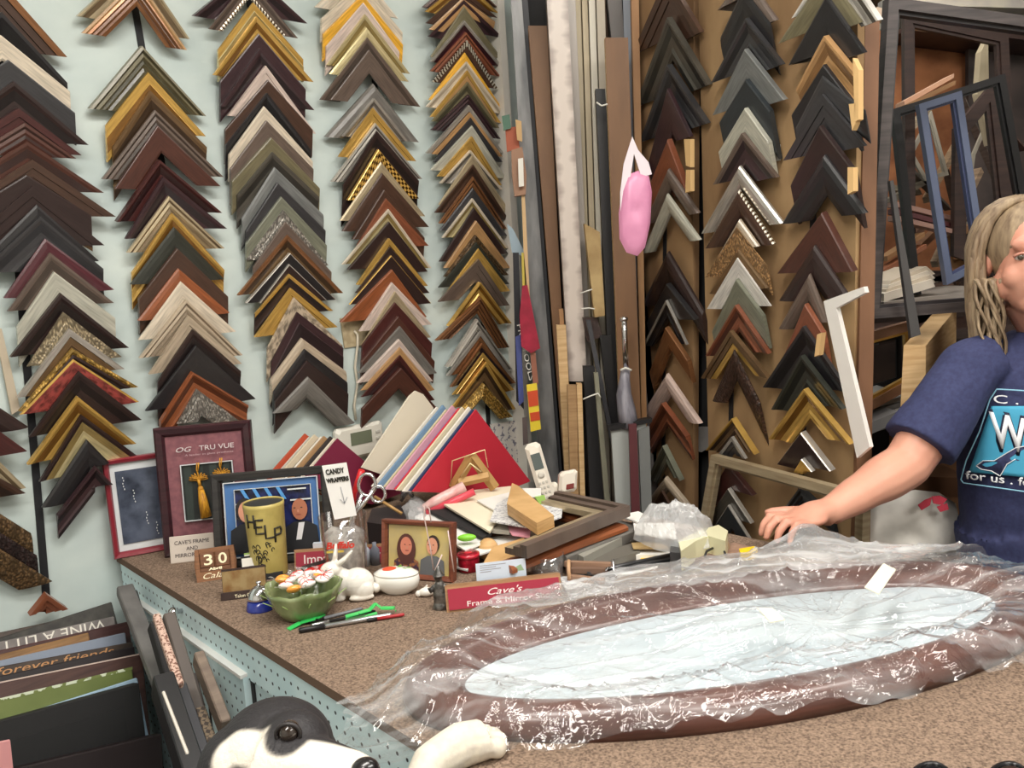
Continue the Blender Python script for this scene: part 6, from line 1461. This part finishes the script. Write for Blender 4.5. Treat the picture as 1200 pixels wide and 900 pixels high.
a=pc-hd*.02-hs*.030; mb.tube([a,a-hs*.022+hd*.022,a-hs*.036+hd*.050],[.013,.011,.0085],SKIN,n=10); mb.ball(a-hs*.036+hd*.050,.0085,.0085,.008,SKIN,n=6)
# other hand
hd2=V((-.5,-.8,-.2)).normalized(); hs2=V((.8,-.5,0)); pc2=wrR+hd2*.05
chain(mb,[wrR,pc2],[.027,(.036,.014)],SKIN); mb.ball(pc2,.036,.036,.016,SKIN,n=8)
for o_,L_ in((-.028,.06),(-.010,.07),(.009,.068),(.026,.055)):
    a=pc2+hd2*.025+hs2*o_; mb.tube([a,a+hd2*L_*.5,a+hd2*L_+V((0,0,-.012))],[.0092,.0085,.007],SKIN,n=8)
a=pc2-hs2*.03; mb.tube([a,a-hs2*.02+hd2*.03,a-hs2*.02+hd2*.055],[.012,.010,.008],SKIN,n=8)
body=mb.build('body',person); md=body.modifiers.new('r','REMESH'); md.mode='VOXEL'; md.voxel_size=.0042; md.use_smooth_shade=True; s2=body.modifiers.new('s','SMOOTH'); s2.iterations=4; s2.factor=.5
# eyes, brows and lips
for sgn in(-1,1):
    mb=MB(FHd); mb.ball((sgn*.030,.012,.066),.0125,.0085,.0115,mat('eye_white',(226,220,214),.2),n=10); e=mb.build('eye',person); mb=MB(FHd); mb.ball((sgn*.030-.002,.0115,.0745),.0060,.0060,.0042,mat('iris',(78,70,58),.15),n=8); mb.build('iris',e)
    mb=MB(FHd); mb.tube([(sgn*(.014+.009*k),.032+.004*math.sin(k*.9),.080-.0032*k) for k in range(5)],[(.0016,.003)]*5,mat('brow_hair',(150,122,98),.8),n=6); mb.build('eyebrow',person)
    mb=MB(FHd); mb.tube([(sgn*(.0165+.0046*k),.0125+.0062*math.sin(math.pi*k/6),.0772+.0016*math.sin(math.pi*k/6)-.0008*k) for k in range(7)],[(.0034,.003)]*7,mat('lid_skin',(196,138,118),.5),n=6); mb.build('eyelid',person)
mb=MB(FHd); mb.ball((0,-.044,.0875),.022,.0042,.004,mat('lips',(188,98,94),.4),n=8); mb.ball((0,-.052,.0865),.018,.0052,.004,mat('lips'),n=8); mb.build('lips',person)
# T-shirt
mb=MB(); up_=1.07
ss=[(zz(.84),.178,.140),(zz(.92),.186,.146),(zz(zw+.03),.174,.140),(zz(zw+.10),.172,.145),(zz(zw+.19),.180,.153),(zz(zs-.08),.180,.142),(zz(zs-.01),.172,.116),(zz(zs+.035),.135,.09),(zz(zs+.062),.085,.072)]
loft(mb,ss,NAVY,32)
slv=sh.lerp(el,.80); chain(mb,[sh+V((.05,0,.02)),sh+V((.0,0,.0)),sh.lerp(el,.4),slv],[.052,.058,.063,.070],NAVY,18); chain(mb,[shR-V((.05,0,-.02)),shR,shR.lerp(elR,.4),shR.lerp(elR,.7)],[.055,.062,.064,.07],NAVY,18)
mb.ball(sh,.060,.060,.058,NAVY); mb.ball(shR,.064,.064,.06,NAVY)
shirt=mb.build('t_shirt',person); md=shirt.modifiers.new('r','REMESH'); md.mode='VOXEL'; md.voxel_size=.005; md.use_smooth_shade=True; s2=shirt.modifiers.new('s','SMOOTH'); s2.iterations=6; s2.factor=.5
tx=bpy.data.textures.new('folds','CLOUDS'); tx.noise_scale=.09; dm=shirt.modifiers.new('d','DISPLACE'); dm.texture=tx; dm.strength=.012; dm.texture_coords='LOCAL'; dm.mid_level=.5
# trousers
mb=MB(); loft(mb,[(zz(.76),.172,.132),(zz(.85),.176,.136),(zz(.93),.170,.132)],mat('denim',(58,66,88),.85),28)
for sgn in(-1,1):
    h_=V((hip.x+sgn*.085,hip.y,.82)); kn=V((hip.x+sgn*.09,hip.y-.02,.47)); an=V((hip.x+sgn*.09,hip.y+.03,.10)); chain(mb,[h_,kn,an],[.094,.070,.062],mat('denim'))
tr=mb.build('trousers',person); md=tr.modifiers.new('r','REMESH'); md.mode='VOXEL'; md.voxel_size=.008; md.use_smooth_shade=True
# printed panel on the shirt: wraps the chest
TEALP=mat('print_teal',(70,164,200),.7,kind='wave',c2=(96,184,214),scale=1,stretch=(0,0,150)); LBL=mat('print_lightblue',(150,206,230),.7); WHT=mat('print_white',(238,240,244),.7)
def ons(px,py,d=.0):   # point on the chest surface seen at this pixel (elliptic body), lifted by d
    o=CAM; v=ray(px,py).normalized(); t_=1.2; 
    for _ in range(1600):
        p=o+v*t_
        z=p.z
        for k in range(len(ss)-1):
            if ss[k][0].z<=z<=ss[k+1][0].z:
                q=(z-ss[k][0].z)/(ss[k+1][0].z-ss[k][0].z); c=ss[k][0].lerp(ss[k+1][0],q); a=ss[k][1]*(1-q)+ss[k+1][1]*q+d; b_=ss[k][2]*(1-q)+ss[k+1][2]*q+d
                if ((p.x-c.x)/a)**2+((p.y-c.y)/b_)**2<=1: return p
        t_+=.0008
    return o+v*1.62
def grid(quad,nx,ny,d,m,name,root):
    mb=MB(); i_=mb.mi(m)
    for j in range(ny+1):
        for i in range(nx+1):
            u,v_=i/nx,j/ny; a=V(quad[0]).lerp(V(quad[1]),u); b_=V(quad[3]).lerp(V(quad[2]),u); p=a.lerp(b_,v_); mb.v.append(ons(p.x,p.y,d))
    for j in range(ny):
        for i in range(nx): k=j*(nx+1)+i; mb.f.append([k,k+1,k+nx+2,k+nx+1]); mb.m.append(i_); mb.sm.append(True)
    mb.keep=True; o=mb.build(name,root); sd=o.modifiers.new('s','SOLIDIFY'); sd.thickness=.0012; return o
DP=.009
pn=thing  # (alias kept short)
grid([(1162,476),(1262,476),(1262,565),(1136,553)],26,20,DP,TEALP,'printed_panel',shirt)
def pline(pts,r_,m,name,d=DP+.002,n=6):
    mb=MB(); q=[]
    for a,b_ in zip(pts,pts[1:]):
        for k in range(4): q.append(ons(a[0]+(b_[0]-a[0])*k/4,a[1]+(b_[1]-a[1])*k/4,d))
    q.append(ons(*pts[-1],d)); mb.tube(q,r_,m,n=n); return mb.build(name,shirt)
pline([(1270,462),(1168,456),(1160,468),(1148,505),(1132,540),(1126,562),(1129,566),(1200,576),(1270,578)],.0014,LBL,'panel_border')
def warp_text(s_,p0,p1,hpx,m,name='lettering',shear=0,d=DP+.0022,bold=.0,slant=0):
    cu=bpy.data.curves.new('t','FONT'); cu.body=s_; cu.size=1; cu.resolution_u=3; cu.shear=shear; cu.offset=bold
    o=bpy.data.objects.new('t',cu); COL.objects.link(o); bpy.context.view_layer.update(); me=bpy.data.meshes.new_from_object(o); bpy.data.objects.remove(o); bpy.data.curves.remove(cu)
    W=max(v.co.x for v in me.vertices); bs=wbase(shirt)
    for v in me.vertices:
        u=v.co.x/W; x=p0[0]+(p1[0]-p0[0])*u; y=p0[1]+(p1[1]-p0[1])*u-v.co.y/.72*hpx; v.co=ons(x,y,d)-bs
    me.materials.clear(); me.materials.append(m); q=bpy.data.objects.new(name,me); COL.objects.link(q); q.parent=shirt; sd=q.modifiers.new('s','SOLIDIFY'); sd.thickness=.0008
warp_text('C . LAKE',(1163,472),(1262,478),10,WHT)
warp_text('W',(1161,524),(1204,533),44,mat('ink_navy',(24,28,56),.7),shear=-.12,bold=.05,d=DP+.0018); warp_text('W',(1163,522),(1202,530),40,WHT,shear=-.12,bold=.02,d=DP+.0032)
warp_text('for us . for them',(1131,561),(1262,577),10,WHT,bold=.01)
def ppoly(pts,d,m,name):
    mb=MB(); i_=mb.mi(m); q=[]
    for a,b_ in zip(pts,pts[1:]+pts[:1]):
        for k in range(3): q.append((a[0]+(b_[0]-a[0])*k/3,a[1]+(b_[1]-a[1])*k/3))
    cx=sum(p[0] for p in q)/len(q); cy=sum(p[1] for p in q)/len(q); N=len(q)
    mb.v=[ons(*p,d) for p in q]+[ons(cx,cy,d)]; 
    for k in range(N): mb.f.append([k,(k+1)%N,N]); mb.m.append(i_); mb.sm.append(True)
    mb.keep=True; o=mb.build(name,shirt); sd=o.modifiers.new('s','SOLIDIFY'); sd.thickness=.001
tail=[(1144,546),(1152,540),(1165,540),(1178,532),(1190,525),(1215,520),(1215,545),(1190,538),(1180,544),(1172,558),(1162,552),(1150,550)]
ppoly([(x,y) for x,y in tail],DP+.0016,NAVY,'whale_tail'); pline(tail[:6],.0009,WHT,'tail_outline',d=DP+.003); pline(tail[7:]+tail[:1],.0009,WHT,'tail_outline',d=DP+.003)
# hair: cap plus many wavy locks
HAIR=mat('hair_grey_blond',(176,154,124),.55,kind='noise',c2=(118,98,78),scale=60,stretch=(1.5,1.5,.25),lo=.3,hi=.7)
mb=MB(FHd); random.seed(21)
for sgn in(-1,1):
    for k in range(130):
        u=random.random(); a0=random.uniform(-.2,1.35)      # around the skull from parting
        x0=sgn*random.uniform(.002,.02); z0=random.uniform(-.09,.012)
        pts=[]; n_=16; bulge=random.uniform(.082,.104); zf=z0*.8+.012-.02*random.random(); ln=random.uniform(.21,.33); ph=random.uniform(0,6); wv=random.uniform(.003,.009)
        for j in range(n_):
            t_=j/(n_-1)
            if t_<.32:
                q=t_/.32*math.pi/2; x=x0+(sgn*bulge-x0)*math.sin(q); y=.03+(.088+.012*random.random()*0)*math.cos(q); z=z0*(1-.15*math.sin(q))
            else:
                s_=(t_-.32)/.68; x=sgn*(bulge+.004-.022*s_*s_+wv*math.sin(ph+s_*12)*s_); y=.03-ln*s_; z=z0*.85+(zf-z0*.85)*s_+wv*math.cos(ph+s_*11)
            pts.append((x,y,z))
        r0=random.uniform(.0035,.0075); mb.tube(pts,[r0*(1 if j<n_-5 else (n_-j)/6+.1) for j in range(n_)],HAIR,n=6)
mb.ball((0,.032,-.022),.082,.092,.092,HAIR,n=14)
mb.build('hair',person)
mb=MB(FHd)
for k in range(60):
    ph=k*.7; o_=.016*math.sin(k*2.1); pts=[(-.080+o_+.010*math.sin(ph+j*.7)+.0015*j,-.03-.018*j,.03+.008*math.cos(ph+j*.8)+.012*math.sin(k)) for j in range(13)]
    mb.tube(pts,[.0038*(1-j/16) for j in range(13)],HAIR,n=5)
mb.build('front_lock',person)
# ============================================================ DOG
DB=mat('dog_black',(34,32,34),.6,kind='noise',c2=(24,22,24),scale=120,bump=.5); DW=mat('dog_white',(222,214,196),.75,kind='noise',c2=(206,198,184),scale=90,bump=.5)
Yd=.70
def D(px,py,y=Yd): return P(px,py,y)
dog=thing('dog','black and white dog standing up with its paw on the counter edge','dog',V((D(300,900).x-.05,D(300,900).y-.15,0)))
fur=mat('dog_coat',(30,28,30),.65); nt=fur.node_tree
mb=MB(); crown=D(318,868,.74); M0=DB
hd_c=D(322,884,.72)
mb.ball(hd_c,.053,.058,.047,M0,n=14); mb.ball(D(290,897,.71),.043,.045,.038,M0,n=12); mb.ball(D(345,872,.69),.030,.030,.028,M0,n=10)
mz=[D(335,905,.68),D(375,908,.66),D(418,914,.64)]
mb.tube([mz[0],mz[0].lerp(mz[1],.5),mz[1],mz[2]],[.044,.036,.029,.021],M0,n=16); mb.ball(mz[2],.021,.021,.019,M0,n=8)
neckd=V((hd_c.x-.06,hd_c.y-.06,hd_c.z-.16)); chd=neckd+V((-.02,-.08,-.16)); rump=chd+V((-.10,-.14,-.30))
chain(mb,[hd_c+V((-.02,-.01,-.02)),neckd,chd,chd.lerp(rump,.5),rump],[.05,.062,(.085,.10),(.07,.085),(.075,.08)],M0)
# forelegs: near one lies over the counter edge
pa=[chd+V((.06,.04,.03)),D(470,985,.80),D(516,893,.855),D(545,872,.885),D(566,868,.90)]
chain(mb,[pa[0],D(440,1010,.76),pa[1]],[.035,.026,.021],M0)
pb=[chd+V((-.02,.10,-.0)),chd+V((.0,.24,-.03)),chd+V((.05,.32,.06))]; chain(mb,pb,[.034,.024,.020],M0)
for sgn in(-1,1):
    hp=rump+V((.03*sgn+.0,0,0)); kn=V((hp.x+.05*sgn,hp.y+.09,.32)); hk=V((hp.x+.05*sgn,hp.y-.05,.13)); ft=V((hp.x+.05*sgn,hp.y-.03,.03)); chain(mb,[hp,kn,hk,ft],[.06,.042,.022,.02],M0); mb.ball(ft+V((0,.03,-.01)),.024,.045,.018,M0,n=8)
chain(mb,[rump+V((0,-.05,.0)),rump+V((-.05,-.16,-.06)),rump+V((-.04,-.24,-.02))],[.022,.018,.008],M0)
o=mb.build('body',dog); 
# colour by coat pattern: evaluated per face after remeshing
md=o.modifiers.new('r','REMESH'); md.mode='VOXEL'; md.voxel_size=.0028; md.use_smooth_shade=True; s2=o.modifiers.new('s','SMOOTH'); s2.iterations=6
bpy.context.view_layer.update(); dg=bpy.context.evaluated_depsgraph_get(); me=bpy.data.meshes.new_from_object(o.evaluated_get(dg)); o.modifiers.clear(); o.data=me; me.materials.clear(); me.materials.append(DB); me.materials.append(DW)
bs=wbase(o); eyep=D(339,857,.671)
bp0,bp1,bp2=D(254,876,.66),D(320,902,.64),D(405,906,.62)
def segd(p,a,b_): 
    d=b_-a; t_=max(0,min(1,(p-a).dot(d)/d.length_squared)); return (p-(a+d*t_)).length
me.materials.clear(); COAT=bpy.data.materials.new('dog_coat_pattern'); COAT.use_nodes=True; nt=COAT.node_tree; pb_=nt.nodes['Principled BSDF']; pb_.inputs['Roughness'].default_value=.62
at_=nt.nodes.new('ShaderNodeAttribute'); at_.attribute_name='coat'; mxc=nt.nodes.new('ShaderNodeMixRGB'); mxc.inputs[1].default_value=(*lin((34,31,33)),1); mxc.inputs[2].default_value=(*lin((222,214,200)),1)
tcx=nt.nodes.new('ShaderNodeTexCoord'); nx=nt.nodes.new('ShaderNodeTexNoise'); nx.inputs['Scale'].default_value=240; nx.inputs['Detail'].default_value=3; bpx=nt.nodes.new('ShaderNodeBump'); bpx.inputs['Strength'].default_value=.5; bpx.inputs['Distance'].default_value=.002
nt.links.new(tcx.outputs['Object'],nx.inputs['Vector']); nt.links.new(nx.outputs['Fac'],bpx.inputs['Height']); nt.links.new(bpx.outputs[0],pb_.inputs['Normal']); nt.links.new(at_.outputs['Fac'],mxc.inputs[0]); nt.links.new(mxc.outputs[0],pb_.inputs['Base Color'])
me.materials.append(COAT); ca=me.color_attributes.new('coat','FLOAT_COLOR','POINT')
def sst(x,a,b_): t_=max(0,min(1,(x-a)/(b_-a))); return t_*t_*(3-2*t_)
for v in me.vertices:
    w=v.co+bs; j=.004*nz(w,40)
    wh=max(1-sst(segd(w,bp0,bp1)+j,.032,.037),1-sst(segd(w,bp1,bp2)+j,.031,.036))
    wh*=sst((w-D(262,925,.65)).length+j,.020,.025)
    wh*=sst((w-eyep).length+j,.019,.024)
    wh=max(wh,1-sst((w-pa[1]).length,.10,.12),1-sst(w.z,.2,.22))
    ca.data[v.index].color=(wh,wh,wh,1)
for p in me.polygons: p.use_smooth=True
def dball(p,a,m,name,root,n=10): mb=MB(); mb.ball(p,a,a,a,m,n=n); return mb.build(name,root)
e=dball(eyep,.0092,mat('dog_eye',(44,34,28),.05,coat=1.0),'eye',dog); 
mb=MB(); mb.tube([eyep+V((.0102*math.cos(q),-.004,.0088*math.sin(q))) for q in [2*math.pi*k/18 for k in range(18)]],.0018,mat('dog_eyelid',(40,36,36),.5),n=6,closed=True); mb.build('eyelid',dog)
mb=MB(); mb.ball(D(428,903,.632),.012,.011,.010,mat('dog_nose',(26,22,24),.25,coat=.4),n=10); mb.build('nose',dog)
mb=MB(); mb.tube([D(300,850,.78),D(292,875,.81),D(290,910,.82)],[(.016,.008),(.022,.007),(.008,.004)],DB,n=10); mb.build('ear',dog)
mb=MB(); mb.tube([D(372,858,.80),D(385,885,.82),D(386,915,.82)],[(.014,.008),(.016,.007),(.006,.004)],DB,n=10); mb.build('ear',dog)
# paw on the carpet
mb=MB(); e1=ct(505,893,CT+.016); e0=pa[1]; e2=ct(540,873,CT+.020); e3=ct(566,866,CT+.018)
chain(mb,[e0,e1,e2,e3],[.021,.021,.024,(.025,.021)],DW)
pd=(e3-e2).normalized(); pn_=V((-pd.y,pd.x,0))
for k,o_ in enumerate((-.018,-.006,.006,.018)):
    ln=.015 if k in(1,2) else .009
    mb.ball(e3+pn_*o_*.85+pd*ln+V((0,0,-.005)),.0118,.0118,.0125,DW,n=8)
o=mb.build('foreleg',dog); md=o.modifiers.new('r','REMESH'); md.mode='VOXEL'; md.voxel_size=.0022; md.use_smooth_shade=True; s2=o.modifiers.new('s','SMOOTH'); s2.iterations=3
mb=MB()
for k,o_ in enumerate((-.018,-.006,.006,.018)):
    ln=.016 if k in(1,2) else .010; a=e3+pn_*o_+pd*(ln+.009)+V((0,0,-.007)); mb.tube([a,a+pd*.005+V((0,0,-.003))],[.002,.0008],mat('claw',(120,104,92),.4),n=6)
mb.build('claws',dog)
